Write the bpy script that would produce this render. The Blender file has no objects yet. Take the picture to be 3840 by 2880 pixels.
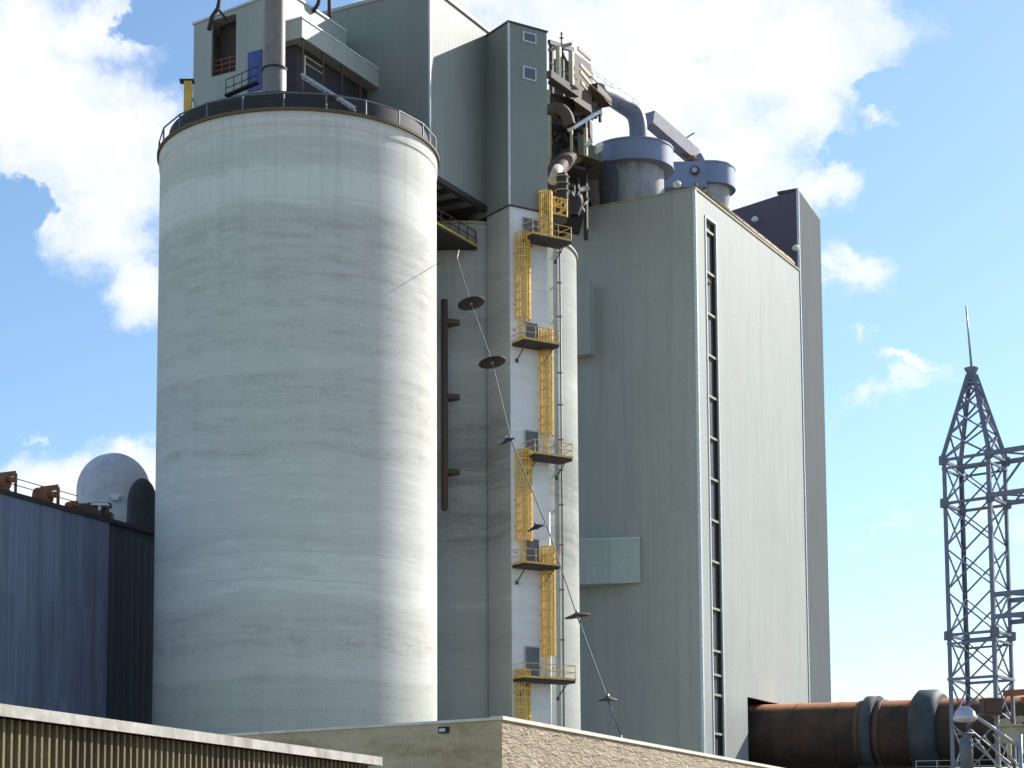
import bpy, math, random
from mathutils import Vector as V, Matrix
random.seed(7)
S = bpy.context.scene
col = S.collection
# ---------------------------------------------------------------- camera
F = 1950.0; CX = 413.0; CY = 663.0; HC = 1.6
TH = math.atan(211/1950.0)
FW = V((0, math.cos(TH), math.sin(TH))); UP = V((0, -math.sin(TH), math.cos(TH)))
def ray(u, v): return V((1,0,0))*((u-CX)/F) + UP*(-(v-CY)/F) + FW
def at(u, v, Y):
    d = ray(u, v); return V((0,0,HC)) + d*(Y/d.y)
def hit(u, v, P, d):
    """point of the vertical plane through P (plan) along d (plan) seen at u,v"""
    r = ray(u, v); m = r.x/r.y
    t = (m*P[1]-P[0])/(d[0]-m*d[1])
    return at(u, v, P[1]+d[1]*t)
def par(u, v, P, d):
    r = ray(u, v); m = r.x/r.y
    return (m*P[1]-P[0])/(d[0]-m*d[1])
cam = bpy.data.objects.new('camera', bpy.data.cameras.new('camera')); col.objects.link(cam)
cam.location = (0,0,HC); cam.rotation_euler = (math.pi/2+TH, 0, 0)
cam.data.sensor_width = 36; cam.data.lens = 36*F/1024
cam.data.shift_x = (512-CX)/1024; cam.data.shift_y = (CY-384)/1024
cam.data.clip_start = .5; cam.data.clip_end = 20000
S.camera = cam
S.cycles.max_bounces = 6; S.cycles.diffuse_bounces = 3; S.cycles.glossy_bounces = 2
S.view_settings.view_transform = 'Standard'; S.view_settings.look = 'None'
S.view_settings.exposure = 0.48; S.view_settings.gamma = 1
A = V((.5065,.862,0)).normalized(); B = V((-A.y, A.x, 0)); NR = -B; NL = -A
# ---------------------------------------------------------------- tagging
def tag(o, label=None, cat=None, group=None, kind=None):
    if label: o['label'] = label
    if cat: o['category'] = cat
    if group: o['group'] = group
    if kind: o['kind'] = kind
    return o
def empty(name, loc, label=None, cat=None, group=None, kind=None):
    o = bpy.data.objects.new(name, None); col.objects.link(o)
    o.location = loc; o.empty_display_size = .5
    return tag(o, label, cat, group, kind)
def wloc(o):
    p = V(o.location)
    while o.parent: o = o.parent; p += V(o.location)
    return p
# ---------------------------------------------------------------- mesh builder
class MB:
    def __init__(s): s.v = []; s.f = []; s.sm = []; s.mi = []
    def add(s, vs, fs, smooth=False, mi=0):
        k = len(s.v); s.v += [V(a) for a in vs]
        for f in fs: s.f.append([i+k for i in f]); s.sm.append(smooth); s.mi.append(mi)
        return s
    def prism(s, plan, z0, z1, ztop=None, mi=0):
        """plan ccw list; ztop optional per-corner top"""
        n = len(plan)
        a = sum(plan[i][0]*plan[(i+1)%n][1]-plan[(i+1)%n][0]*plan[i][1] for i in range(n))
        if a < 0:
            plan = plan[::-1]
            if ztop: ztop = ztop[::-1]
        vs = [(p[0],p[1],z0) for p in plan]+[(p[0],p[1],(ztop[i] if ztop else z1)) for i,p in enumerate(plan)]
        fs = [[i,(i+1)%n,n+(i+1)%n,n+i] for i in range(n)]+[list(range(n))[::-1], list(range(n,2*n))]
        return s.add(vs, fs, mi=mi)
    def ab(s, P, la, lb, z0, z1, a=None, b=None, mi=0):
        a = a or A; b = b or B; P = V((P[0],P[1],0))
        q = [P, P+a*la, P+a*la+b*lb, P+b*lb]
        return s.prism([(k.x,k.y) for k in q], z0, z1, mi=mi)
    def box(s, c, dx, dy, dz, M=None, mi=0):
        c = V(c); vs = []
        for z in (-.5,.5):
            for x,y in ((-.5,-.5),(.5,-.5),(.5,.5),(-.5,.5)):
                p = V((x*dx,y*dy,z*dz)); vs.append(c+(M@p if M else p))
        return s.add(vs, [[3,2,1,0],[4,5,6,7],[0,1,5,4],[1,2,6,5],[2,3,7,6],[3,0,4,7]], mi=mi)
    def beam(s, p, q, w, h=None, mi=0):
        p = V(p); q = V(q); h = h or w; d = (q-p)
        if d.length < 1e-5: return s
        z = d.normalized(); up = V((0,0,1)) if abs(z.z) < .98 else V((A.x,A.y,0))
        x = z.cross(up).normalized(); y = x.cross(z)
        M = Matrix((x,y,z)).transposed()
        return s.box((p+q)/2, w, h, d.length, M, mi)
    def tube(s, pts, r, n=12, cap=True, mi=0):
        pts = [V(p) for p in pts]; rs = r if isinstance(r,(list,tuple)) else [r]*len(pts)
        k = len(s.v); prev = None
        for i,p in enumerate(pts):
            t = (pts[min(i+1,len(pts)-1)]-pts[max(i-1,0)]).normalized()
            if prev is None:
                up = V((0,0,1)) if abs(t.z) < .9 else V((1,0,0))
                x = t.cross(up).normalized()
            else: x = (prev-t*prev.dot(t)).normalized()
            prev = x; y = t.cross(x)
            for j in range(n):
                a = 2*math.pi*j/n; s.v.append(p+(x*math.cos(a)+y*math.sin(a))*rs[i])
        for i in range(len(pts)-1):
            for j in range(n):
                s.f.append([k+i*n+j,k+i*n+(j+1)%n,k+(i+1)*n+(j+1)%n,k+(i+1)*n+j]); s.sm.append(n>6); s.mi.append(mi)
        if cap:
            s.f.append([k+j for j in range(n)][::-1]); s.sm.append(False); s.mi.append(mi)
            s.f.append([k+(len(pts)-1)*n+j for j in range(n)]); s.sm.append(False); s.mi.append(mi)
        return s
    def lathe(s, c, prof, n=64, smooth=True, mi=0):
        """prof: list of (r,z) absolute z; separate sharp edges by repeating calls"""
        k = len(s.v); c = V((c[0],c[1],0))
        for r,z in prof:
            for j in range(n):
                a = 2*math.pi*j/n; s.v.append(c+V((r*math.cos(a), r*math.sin(a), z)))
        for i in range(len(prof)-1):
            for j in range(n):
                s.f.append([k+i*n+j,k+i*n+(j+1)%n,k+(i+1)*n+(j+1)%n,k+(i+1)*n+j]); s.sm.append(smooth); s.mi.append(mi)
        return s
    def disk(s, c, r, z, n=64, up=True, mi=0):
        k = len(s.v)
        for j in range(n):
            a = 2*math.pi*j/n; s.v.append(V((c[0]+r*math.cos(a), c[1]+r*math.sin(a), z)))
        f = [k+j for j in range(n)]; s.f.append(f if up else f[::-1]); s.sm.append(False); s.mi.append(mi)
        return s
    def build(s, name, mats, parent=None, base=None):
        if parent is not None: o0 = wloc(parent)
        elif base is not None: o0 = V(base)
        else:
            xs=[v.x for v in s.v]; ys=[v.y for v in s.v]; zs=[v.z for v in s.v]
            o0 = V(((min(xs)+max(xs))/2,(min(ys)+max(ys))/2,min(zs)))
        me = bpy.data.meshes.new(name)
        me.from_pydata([tuple(v-o0) for v in s.v], [], s.f)
        if not isinstance(mats,(list,tuple)): mats = [mats]
        for m in mats: me.materials.append(m)
        me.polygons.foreach_set('use_smooth', s.sm); me.polygons.foreach_set('material_index', s.mi)
        me.update()
        o = bpy.data.objects.new(name, me); col.objects.link(o)
        if parent is not None: o.parent = parent
        else: o.location = o0
        return o
def pieces(mb, name, mats, parent):
    """one part object per connected piece"""
    par_ = list(range(len(mb.v)))
    def find(i):
        while par_[i] != i: par_[i] = par_[par_[i]]; i = par_[i]
        return i
    for f in mb.f:
        for k in f[1:]: par_[find(k)] = find(f[0])
    gs = {}
    for fi,f in enumerate(mb.f): gs.setdefault(find(f[0]), []).append(fi)
    outp = []
    for g_ in gs.values():
        m2 = MB(); idx = {}
        for fi in g_:
            nf = []
            for k in mb.f[fi]:
                if k not in idx: idx[k] = len(m2.v); m2.v.append(mb.v[k])
                nf.append(idx[k])
            m2.f.append(nf); m2.sm.append(mb.sm[fi]); m2.mi.append(mb.mi[fi])
        outp.append(m2.build(name, mats, parent))
    return outp
def copy_tree(o, parent=None):
    c = o.copy(); col.objects.link(c); c.parent = parent
    for ch in [x for x in bpy.data.objects if x.parent == o]:
        copy_tree(ch, c)
    return c
# ---------------------------------------------------------------- materials
def newmat(name):
    m = bpy.data.materials.new(name); m.use_nodes = True
    nt = m.node_tree; b = nt.nodes['Principled BSDF']
    return m, nt, b
def N(nt, t, **k):
    n = nt.nodes.new(t)
    for a,b in k.items(): setattr(n, a, b)
    return n
def mth(nt, op, a, b=None, c=None):
    n = N(nt,'ShaderNodeMath',operation=op)
    for i,x in enumerate((a,b,c)):
        if x is None: continue
        if isinstance(x,(int,float)): n.inputs[i].default_value = x
        else: nt.links.new(x, n.inputs[i])
    return n.outputs[0]
def geo_co(nt, rotz=0.0, scale=(1,1,1)):
    g = N(nt,'ShaderNodeNewGeometry'); mp = N(nt,'ShaderNodeMapping', vector_type='POINT')
    mp.inputs['Rotation'].default_value = (0,0,rotz); mp.inputs['Scale'].default_value = scale
    nt.links.new(g.outputs['Position'], mp.inputs['Vector']); return mp.outputs[0]
def noise(nt, co, scale, detail=4, rough=.55, dist=0):
    n = N(nt,'ShaderNodeTexNoise'); n.inputs['Scale'].default_value = scale
    n.inputs['Detail'].default_value = detail; n.inputs['Roughness'].default_value = rough
    n.inputs['Distortion'].default_value = dist; nt.links.new(co, n.inputs['Vector']); return n.outputs[0]
def ramp(nt, fac, stops):
    r = N(nt,'ShaderNodeValToRGB'); e = r.color_ramp.elements
    while len(e) < len(stops): e.new(.5)
    for i,(p,c) in enumerate(stops):
        e[i].position = p; e[i].color = (c[0],c[1],c[2],1) if isinstance(c,(tuple,list)) else (c,c,c,1)
    nt.links.new(fac, r.inputs[0]); return r.outputs[0]
def mixc(nt, fac, a, b, mode='MIX'):
    n = N(nt,'ShaderNodeMix', data_type='RGBA', blend_type=mode)
    for i,x in ((0,fac),(6,a),(7,b)):
        if isinstance(x,(int,float)): n.inputs[i].default_value = x
        elif isinstance(x,(tuple,list)): n.inputs[i].default_value = (x[0],x[1],x[2],1)
        else: nt.links.new(x, n.inputs[i])
    return n.outputs[2]
def bump(nt, b, h, dist=.05, strength=.5):
    n = N(nt,'ShaderNodeBump'); n.inputs['Distance'].default_value = dist; n.inputs['Strength'].default_value = strength
    nt.links.new(h, n.inputs['Height']); nt.links.new(n.outputs[0], b.inputs['Normal'])
def simple(name, c, rough=.7, metal=0, var=.18, scale=2.0, stain=None, dark=None):
    """painted / rusty surface with mottled wear"""
    m, nt, b = newmat(name)
    co = geo_co(nt)
    n1 = noise(nt, co, scale, 6, .6)
    lo = tuple(x*(1-var) for x in c); hi = tuple(min(1,x*(1+var)) for x in c)
    cc = ramp(nt, n1, [(.3,lo),(.7,hi)])
    if stain:
        n2 = noise(nt, geo_co(nt, 0, (1,1,.35)), scale*.6+.3, 5, .65)
        cc = mixc(nt, ramp(nt, n2, [(.5,0),(.68,dark or .7)]), cc, stain)
    nt.links.new(cc, b.inputs['Base Color'])
    b.inputs['Roughness'].default_value = rough; b.inputs['Metallic'].default_value = metal
    bump(nt, b, noise(nt, co, scale*6, 3), .01, .4)
    return m
def concrete(name, c, band=.16, dark=(.2,.23,.2), green=.0, seed=0.0, lifts=()):
    """slip formed concrete: level lifts of different tone, crisp pour lines, lying patches, dirt runs
    lifts: (z, half height, tone change)"""
    m, nt, b = newmat(name)
    g = N(nt,'ShaderNodeNewGeometry'); sp = N(nt,'ShaderNodeSeparateXYZ'); nt.links.new(g.outputs['Position'], sp.inputs[0])
    Z = sp.outputs[2]
    w = noise(nt, geo_co(nt, 0, (.10,.10,.3)), 1.0, 4, .6)
    zz = mth(nt,'ADD', Z, mth(nt,'MULTIPLY', mth(nt,'SUBTRACT',w,.5), 3.6))
    zf = mth(nt,'ADD', Z, mth(nt,'MULTIPLY', mth(nt,'SUBTRACT',w,.5), 1.1))
    def line(z, k, det, rough):
        cb = N(nt,'ShaderNodeCombineXYZ'); cb.inputs[0].default_value = seed+k; nt.links.new(mth(nt,'MULTIPLY', z, k), cb.inputs[2])
        return noise(nt, cb.outputs[0], 1.0, det, rough)
    n1 = line(zz,.16,5,.6); n2 = line(zf,1.9,3,.7)
    n3 = noise(nt, geo_co(nt, .3, (.3,.3,1.5)), 1.0, 7, .7)      # lying patches
    n4 = noise(nt, geo_co(nt, 0, (1,1,.05)), .8, 3, .6)           # vertical runs
    n5 = noise(nt, geo_co(nt, 0, (1,1,1)), 7.0, 5, .8)            # grit
    f = mth(nt,'ADD', mth(nt,'MULTIPLY',n1,1.15), mth(nt,'MULTIPLY',n2,.22))
    f = mth(nt,'ADD', f, mth(nt,'MULTIPLY',n3,.62)); f = mth(nt,'ADD', f, mth(nt,'MULTIPLY',n4,.14)); f = mth(nt,'ADD', f, mth(nt,'MULTIPLY',n5,.62))
    f = mth(nt,'MULTIPLY', f, 1/2.75)
    for z0,hw,dl in lifts:
        d = mth(nt,'ABSOLUTE', mth(nt,'SUBTRACT', zz, z0))
        s_ = ramp(nt, mth(nt,'DIVIDE', d, hw), [(.75,1),(1.0,0)])
        f = mth(nt,'ADD', f, mth(nt,'MULTIPLY', s_, dl))
    lo = tuple(x*(1-band*1.7) for x in c); hi = tuple(min(1,x*(1+band*1.0)) for x in c)
    cc = ramp(nt, f, [(.42,lo),(.475,tuple(x*.93 for x in c)),(.53,c),(.59,hi)])
    # thin dark pour joints, broken along their length
    jl = mth(nt,'PINGPONG', zf, .95)
    jm = mth(nt,'MULTIPLY', ramp(nt, jl, [(.0,1),(.06,0)]), ramp(nt, n3, [(.42,0),(.56,.34)]))
    cc = mixc(nt, jm, cc, tuple(x*.5 for x in c))
    # drips under the rim
    dz = mth(nt,'SUBTRACT', mth(nt,'MULTIPLY', Z, 1/13.0), 3.45)
    dn = noise(nt, geo_co(nt, 0, (2.2,2.2,.03)), 1.0, 4, .7)
    dm = mth(nt,'MULTIPLY', ramp(nt, dz, [(0,0),(1,.3)]), ramp(nt, dn, [(.5,0),(.66,1)]))
    cc = mixc(nt, dm, cc, tuple(x*.62 for x in c))
    if green:
        h = mth(nt,'ADD', mth(nt,'MULTIPLY',Z,-1/26.0), mth(nt,'MULTIPLY',n1,.8)); h = mth(nt,'ADD', h, mth(nt,'MULTIPLY',n3,.5))
        cc = mixc(nt, ramp(nt, h, [(0.0,0),(.5,green)]), cc, dark)
    nt.links.new(cc, b.inputs['Base Color']); b.inputs['Roughness'].default_value = .92
    b.inputs['Specular IOR Level'].default_value = .2
    bump(nt, b, mth(nt,'ADD', n2, mth(nt,'MULTIPLY',n5,.6)), .05, .35)
    return m
def cladding(name, c, pitch=.6, var=.05, rough=.55, streak=.12, panel=True, ribh=.010, spec=.35, rot=None):
    """profiled metal sheet: ribs as bump, sheet to sheet tone differences, dusty runs"""
    m, nt, b = newmat(name)
    ang = -math.atan2(A.y, A.x) if rot is None else rot
    co = geo_co(nt, ang)
    sp = N(nt,'ShaderNodeSeparateXYZ'); nt.links.new(co, sp.inputs[0])
    h = mth(nt,'ADD', sp.outputs[0], sp.outputs[1])
    tri = mth(nt,'PINGPONG', h, pitch/2)
    rib = ramp(nt, mth(nt,'DIVIDE', tri, pitch/2), [(.25,0),(.45,1)])
    cb = N(nt,'ShaderNodeCombineXYZ')
    nt.links.new(mth(nt,'FLOOR', mth(nt,'DIVIDE', h, .9)), cb.inputs[0]); nt.links.new(mth(nt,'FLOOR', mth(nt,'DIVIDE', sp.outputs[2], 7.3)), cb.inputs[2])
    wn = N(nt,'ShaderNodeTexWhiteNoise', noise_dimensions='3D'); nt.links.new(cb.outputs[0], wn.inputs[0])
    n1 = noise(nt, geo_co(nt, 0, (1,1,.08)), 1.1, 5, .65)
    n2 = noise(nt, geo_co(nt), .12, 4, .6)
    n3 = noise(nt, geo_co(nt), 5.0, 5, .8)
    t = mth(nt,'ADD', mth(nt,'MULTIPLY', mth(nt,'SUBTRACT',wn.outputs[0],.5), var*1.2 if panel else 0),
        mth(nt,'ADD', mth(nt,'MULTIPLY', mth(nt,'SUBTRACT',n1,.5), streak*1.2), mth(nt,'MULTIPLY', mth(nt,'SUBTRACT',n2,.5), .24)))
    t = mth(nt,'ADD', t, mth(nt,'MULTIPLY', mth(nt,'SUBTRACT',n3,.5), .5)); t = mth(nt,'ADD', t, 1.0)
    vm = N(nt,'ShaderNodeVectorMath', operation='SCALE'); vm.inputs[0].default_value = c; nt.links.new(t, vm.inputs[3])
    lap = ramp(nt, mth(nt,'PINGPONG', mth(nt,'ADD', sp.outputs[2], 1.3), 3.65), [(0,.16),(.03,0)])
    run = mth(nt,'MULTIPLY', ramp(nt, noise(nt, geo_co(nt, 0, (1.6,1.6,.035)), 1.0, 6, .7), [(.52,0),(.70,.40)]), ramp(nt, n2, [(.4,.2),(.6,1)]))
    cfin = mixc(nt, mth(nt,'MAXIMUM', lap, run), vm.outputs[0], tuple(x*.55 for x in c))
    nt.links.new(cfin, b.inputs['Base Color'])
    b.inputs['Roughness'].default_value = rough; b.inputs['Specular IOR Level'].default_value = spec
    bump(nt, b, rib, ribh, .5)
    return m
M = {}
zv = lambda v: at(296,v,139.5).z
M['silo'] = concrete('silo_concrete', (.74,.715,.635), .16, (.33,.38,.32), .75, lifts=((zv(187),1.5,.05),(zv(118),2.2,.03),(zv(148),2.0,-.02),(zv(348),1.6,.03),(zv(385),.9,-.035),(zv(425),2.5,-.02),(zv(568),1.9,.06),(zv(630),2.0,-.03),(zv(705),2.2,-.05)))
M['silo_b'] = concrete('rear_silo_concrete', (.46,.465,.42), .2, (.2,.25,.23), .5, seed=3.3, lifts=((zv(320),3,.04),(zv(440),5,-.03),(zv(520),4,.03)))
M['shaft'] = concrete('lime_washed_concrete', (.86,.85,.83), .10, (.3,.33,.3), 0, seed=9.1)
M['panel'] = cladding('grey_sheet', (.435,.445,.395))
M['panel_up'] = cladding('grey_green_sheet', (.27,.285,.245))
M['panel_dark'] = cladding('brown_grey_sheet', (.12,.10,.13))
M['panel_side'] = cladding('slate_grey_sheet', (.13,.145,.15), spec=.08, rough=.85)
M['trim'] = simple('pale_trim', (.72,.75,.76), .5)
M['dark'] = simple('dark_steel', (.038,.032,.034), .7)
M['brown'] = simple('brown_steel', (.10,.06,.045), .7, stain=(.16,.08,.04), dark=.6)
M['olive'] = simple('olive_steel', (.065,.06,.042), .7)
M['cream'] = simple('cream_steel', (.44,.40,.25), .6, stain=(.3,.24,.14), dark=.4)
M['galv'] = simple('galvanised', (.42,.45,.48), .45, .3)
M['yellow'] = simple('yellow_paint', (.80,.51,.10), .6, stain=(.45,.24,.06), dark=.5)
M['glass'] = simple('dark_glazing', (.025,.024,.026), .55)
M['window_grey'] = simple('grey_glazing', (.13,.13,.15), .35)
M['cyc'] = simple('blue_grey_plate', (.25,.30,.42), .5, 0, .12, .5, stain=(.24,.26,.32), dark=.5)
M['rail'] = simple('dull_railing', (.16,.18,.19), .55)
M['warm_coping'] = simple('warm_coping', (.80,.74,.60), .6)
M['cyc_low'] = simple('lagging', (.38,.38,.38), .55, 0, .18, .7, stain=(.2,.18,.2), dark=.8)
M['blue'] = simple('blue_paint', (.07,.10,.32), .5)
M['rust'] = simple('rust', (.30,.12,.055), .85, stain=(.14,.05,.035), dark=.8)
M['white'] = simple('white_paint', (.75,.76,.76), .5)
M['black'] = simple('opening_black', (.012,.012,.014), .9)
M['interior'] = simple('dim_interior', (.10,.08,.07), .9)
M['stack'] = simple('stack_plate', (.24,.20,.17), .5, .0, .15, 1.2, stain=(.34,.28,.2), dark=.4)
M['tower_steel'] = simple('grey_galvanised', (.21,.21,.26), .55, .2)
# ---------------------------------------------------------------- sun, sky
saz = math.atan2(.80,.60); sel = math.radians(34)
sd = V((math.sin(saz)*math.cos(sel), math.cos(saz)*math.cos(sel), math.sin(sel)))
sun = bpy.data.lights.new('sun','SUN'); sun.energy = 5.0; sun.angle = math.radians(.55); sun.color = (1,.95,.88)
so = bpy.data.objects.new('sun', sun); col.objects.link(so); so.location = (60,60,120)
so.rotation_euler = (-sd).to_track_quat('-Z','Y').to_euler()
w = bpy.data.worlds.new('World'); S.world = w; w.use_nodes = True; nt = w.node_tree; nt.nodes.clear()
out = N(nt,'ShaderNodeOutputWorld'); bg = N(nt,'ShaderNodeBackground'); nt.links.new(bg.outputs[0], out.inputs[0])
sky = N(nt,'ShaderNodeTexSky', sky_type='NISHITA'); sky.sun_disc = False; sky.sun_elevation = sel; sky.sun_rotation = saz
sky.air_density = 1.0; sky.dust_density = .6; sky.ozone_density = 2.0; sky.altitude = 0
bg.inputs[1].default_value = 1.0
SKYK = .128
tc = N(nt,'ShaderNodeTexCoord'); sp = N(nt,'ShaderNodeSeparateXYZ'); nt.links.new(tc.outputs['Generated'], sp.inputs[0])
wn1 = N(nt,'ShaderNodeTexNoise'); wn1.inputs['Scale'].default_value = 16; wn1.inputs['Detail'].default_value = 7; wn1.inputs['Roughness'].default_value = .62
nt.links.new(tc.outputs['Generated'], wn1.inputs['Vector'])
ws = N(nt,'ShaderNodeSeparateColor'); nt.links.new(wn1.outputs['Color'], ws.inputs[0])
def warp(x, k, amp): return mth(nt,'ADD', x, mth(nt,'MULTIPLY', mth(nt,'SUBTRACT', ws.outputs[k], .5), amp))
AZ = warp(mth(nt,'MULTIPLY', mth(nt,'ARCTAN2', sp.outputs[0], sp.outputs[1]), 57.2958), 0, 7.0)
hz = mth(nt,'SQRT', mth(nt,'ADD', mth(nt,'MULTIPLY',sp.outputs[0],sp.outputs[0]), mth(nt,'MULTIPLY',sp.outputs[1],sp.outputs[1])))
EL = warp(mth(nt,'MULTIPLY', mth(nt,'ARCTAN2', sp.outputs[2], hz), 57.2958), 1, 5.0)
n1 = N(nt,'ShaderNodeTexNoise'); n1.inputs['Scale'].default_value = 9; n1.inputs['Detail'].default_value = 9; n1.inputs['Roughness'].default_value = .58
nt.links.new(tc.outputs['Generated'], n1.inputs['Vector'])
n2 = N(nt,'ShaderNodeTexNoise'); n2.inputs['Scale'].default_value = 4.5; n2.inputs['Detail'].default_value = 6; n2.inputs['Distortion'].default_value = .3
nt.links.new(tc.outputs['Generated'], n2.inputs['Vector'])
n3 = N(nt,'ShaderNodeTexNoise'); n3.inputs['Scale'].default_value = 40; n3.inputs['Detail'].default_value = 7; n3.inputs['Roughness'].default_value = .6
nt.links.new(tc.outputs['Generated'], n3.inputs['Vector'])
def azel(u, v):
    d = ray(u, v); return math.degrees(math.atan2(d.x,d.y)), math.degrees(math.atan2(d.z, math.hypot(d.x,d.y)))
def blob(u, v, ru, rv, rot=0, k=1.0):
    a, e = azel(u, v); kx = math.degrees(1/F)
    dx = mth(nt,'SUBTRACT', AZ, a); dy = mth(nt,'SUBTRACT', EL, e)
    c, s_ = math.cos(math.radians(rot)), math.sin(math.radians(rot))
    x = mth(nt,'ADD', mth(nt,'MULTIPLY',dx,c/(ru*kx)), mth(nt,'MULTIPLY',dy,s_/(ru*kx)))
    y = mth(nt,'ADD', mth(nt,'MULTIPLY',dx,-s_/(rv*kx)), mth(nt,'MULTIPLY',dy,c/(rv*kx)))
    l = mth(nt,'SQRT', mth(nt,'ADD', mth(nt,'MULTIPLY',x,x), mth(nt,'MULTIPLY',y,y)))
    return mth(nt,'MULTIPLY', mth(nt,'SUBTRACT', 1.0, l), k)
CL = [(10,90,150,135,0,1.5),(90,170,105,125,20,1.4),(118,270,60,70,10,1.2),(40,215,60,40,0,.9),(95,30,100,60,0,1.1),(150,150,50,90,0,1),
      (600,90,260,170,0,1.5),(770,55,185,90,0,1.5),(690,190,150,80,0,1.3),(850,25,100,50,0,1),(800,130,85,60,0,1),(830,200,60,34,0,.9),
      (850,275,60,24,-5,.8),(900,130,36,14,-12,.6),(862,333,26,8,-10,.42),(905,372,44,8,-14,.5),(880,398,60,12,4,.42),
      (955,520,90,14,3,.4),(880,534,40,9,0,.38),(845,700,50,13,0,.5),(900,694,60,8,0,.3),(1010,536,60,16,0,.4),
      (60,505,190,58,0,1.2),(150,480,70,34,0,.9),(50,440,18,6,0,.4),(490,-20,200,60,0,1.2),(300,-60,90,40,0,.9)]
fld = None
for c in CL:
    bl = blob(*c); fld = bl if fld is None else mth(nt,'MAXIMUM', fld, bl)
for c in [(168,12,44,26,15,1.3),(0,222,34,26,0,1.0),(905,95,40,26,0,.7),(855,165,26,12,0,.5),(700,70,18,10,0,.35)]:
    fld = mth(nt,'SUBTRACT', fld, mth(nt,'MULTIPLY', mth(nt,'MAXIMUM', blob(*c), 0.0), 1.6))
# rest of the sky (round the photograph's part): broken cloud
ca, ce = azel(512, 300)
away = mth(nt,'DIVIDE', mth(nt,'SQRT', mth(nt,'ADD', mth(nt,'POWER', mth(nt,'SUBTRACT',AZ,ca), 2.0), mth(nt,'POWER', mth(nt,'SUBTRACT',EL,ce), 2.0))), 34.0)
awm = mth(nt,'MINIMUM', mth(nt,'MAXIMUM', mth(nt,'MULTIPLY', mth(nt,'SUBTRACT',away,.75), 3.0), 0.0), 1.0)
bf = mth(nt,'SUBTRACT', mth(nt,'MULTIPLY', mth(nt,'SUBTRACT', n2.outputs[0], .59), 5.0), mth(nt,'MULTIPLY', mth(nt,'SUBTRACT',1.0,awm), 5.0))
fld = mth(nt,'MAXIMUM', fld, bf)
fld = mth(nt,'ADD', fld, mth(nt,'ADD', mth(nt,'MULTIPLY', mth(nt,'SUBTRACT',n1.outputs[0],.52), 1.3), mth(nt,'MULTIPLY', mth(nt,'SUBTRACT',n3.outputs[0],.5), .75)))
mask = ramp(nt, fld, [(0.0,0),(.2,.22),(.45,.72),(.85,1)])
sm = mixc(nt, 1.0, sky.outputs[0], (SKYK*.84,SKYK*.95,SKYK*1.0), 'MULTIPLY')
# veil low in the sky
hi = mixc(nt, ramp(nt, n3.outputs[0], [(.3,0),(.75,1)]), (.68,.73,.85), (.85,.84,.87))
ccol = mixc(nt, ramp(nt, n1.outputs[0], [(.3,0),(.6,1)]), (.66,.71,.83), hi)
nt.links.new(mixc(nt, mask, sm, ccol), bg.inputs[0])
# ================================================================ SETTING
m, nt, b = newmat('ground_mat')
cc = ramp(nt, noise(nt, geo_co(nt), .15, 8, .65), [(.35,(.13,.115,.085)),(.65,(.24,.21,.16))])
nt.links.new(cc, b.inputs['Base Color']); b.inputs['Roughness'].default_value = .95
bump(nt, b, noise(nt, geo_co(nt), 3, 6, .7), .03, .5)
g = MB(); n = 24
for i in range(n+1):
    for j in range(n+1):
        g.v.append(V(((i-n/2)*250,(j-n/2)*250+500,0)))
for i in range(n):
    for j in range(n):
        k = i*(n+1)+j; g.f.append([k,k+n+1,k+n+2,k+1]); g.sm.append(False); g.mi.append(0)
tag(g.build('ground', m, base=(0,0,0)), 'dusty pale gravel yard of the cement works', kind='structure')

# ================================================================ BIG SILO
SC = at(296, 600, 150.0); SC = V((SC.x,150.0,0)); R1 = 10.95; ZT = at(156,160,149.2).z
silo = empty('concrete_silo', SC, 'huge pale grey concrete silo in front with level banding and a bright sunlit right flank', 'silo')
mb = MB().lathe(SC, [(R1,0),(R1,ZT-1.0)], 160).disk(SC, R1, ZT-1.0, 160)
mb.build('silo_wall', M['silo'], silo)
mb = MB().lathe(SC, [(R1+.07,ZT-1.0),(R1+.07,ZT-.05)], 160).lathe(SC, [(R1-.05,ZT-1.2),(R1+.07,ZT-1.0)], 160, False)
mb.build('rim_band', M['silo'], silo)
mb = MB().lathe(SC, [(R1+.26,ZT-.06),(R1+.26,ZT+.16)], 160).lathe(SC,[(R1,ZT-.061),(R1+.26,ZT-.06)],160,False).disk(SC, R1+.26, ZT+.16, 160)
mb.build('roof_edge', simple('rusty_edge', (.16,.11,.06), .8), silo)
mb = MB().lathe(SC, [(10.3,ZT+.16),(10.3,ZT+1.75)], 96).disk(SC, 10.3, ZT+1.75, 96)
mb.build('shade_plinth', M['dark'], silo)  # dark drum added to stand for the shaded band behind the railing
rl = MB(); RR = R1+.1
def ringpt(a, z, r=RR): return V((SC.x+r*math.cos(a), SC.y+r*math.sin(a), z))
NP = 22
for i in range(NP):
    a = 2*math.pi*(i+.35)/NP; rl.beam(ringpt(a,ZT+.16), ringpt(a,ZT+1.32), .1, .1)
for z,th in ((1.32,.09),):
    for i in range(NP):
        a = 2*math.pi*(i+.35)/NP; a2 = 2*math.pi*(i+1.35)/NP
        rl.beam(ringpt(a,ZT+z), ringpt(a2,ZT+z), th, th)
rl.build('railing', M['rail'], silo)

# things on the big silo's roof ---------------------------------------
# plan of the right face of the gallery penthouse
UB = V((1.38,152.5,0))
ZB0 = at(497,213,162.5).z; ZB1 = hit(431,-12,UB,A).z
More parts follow.
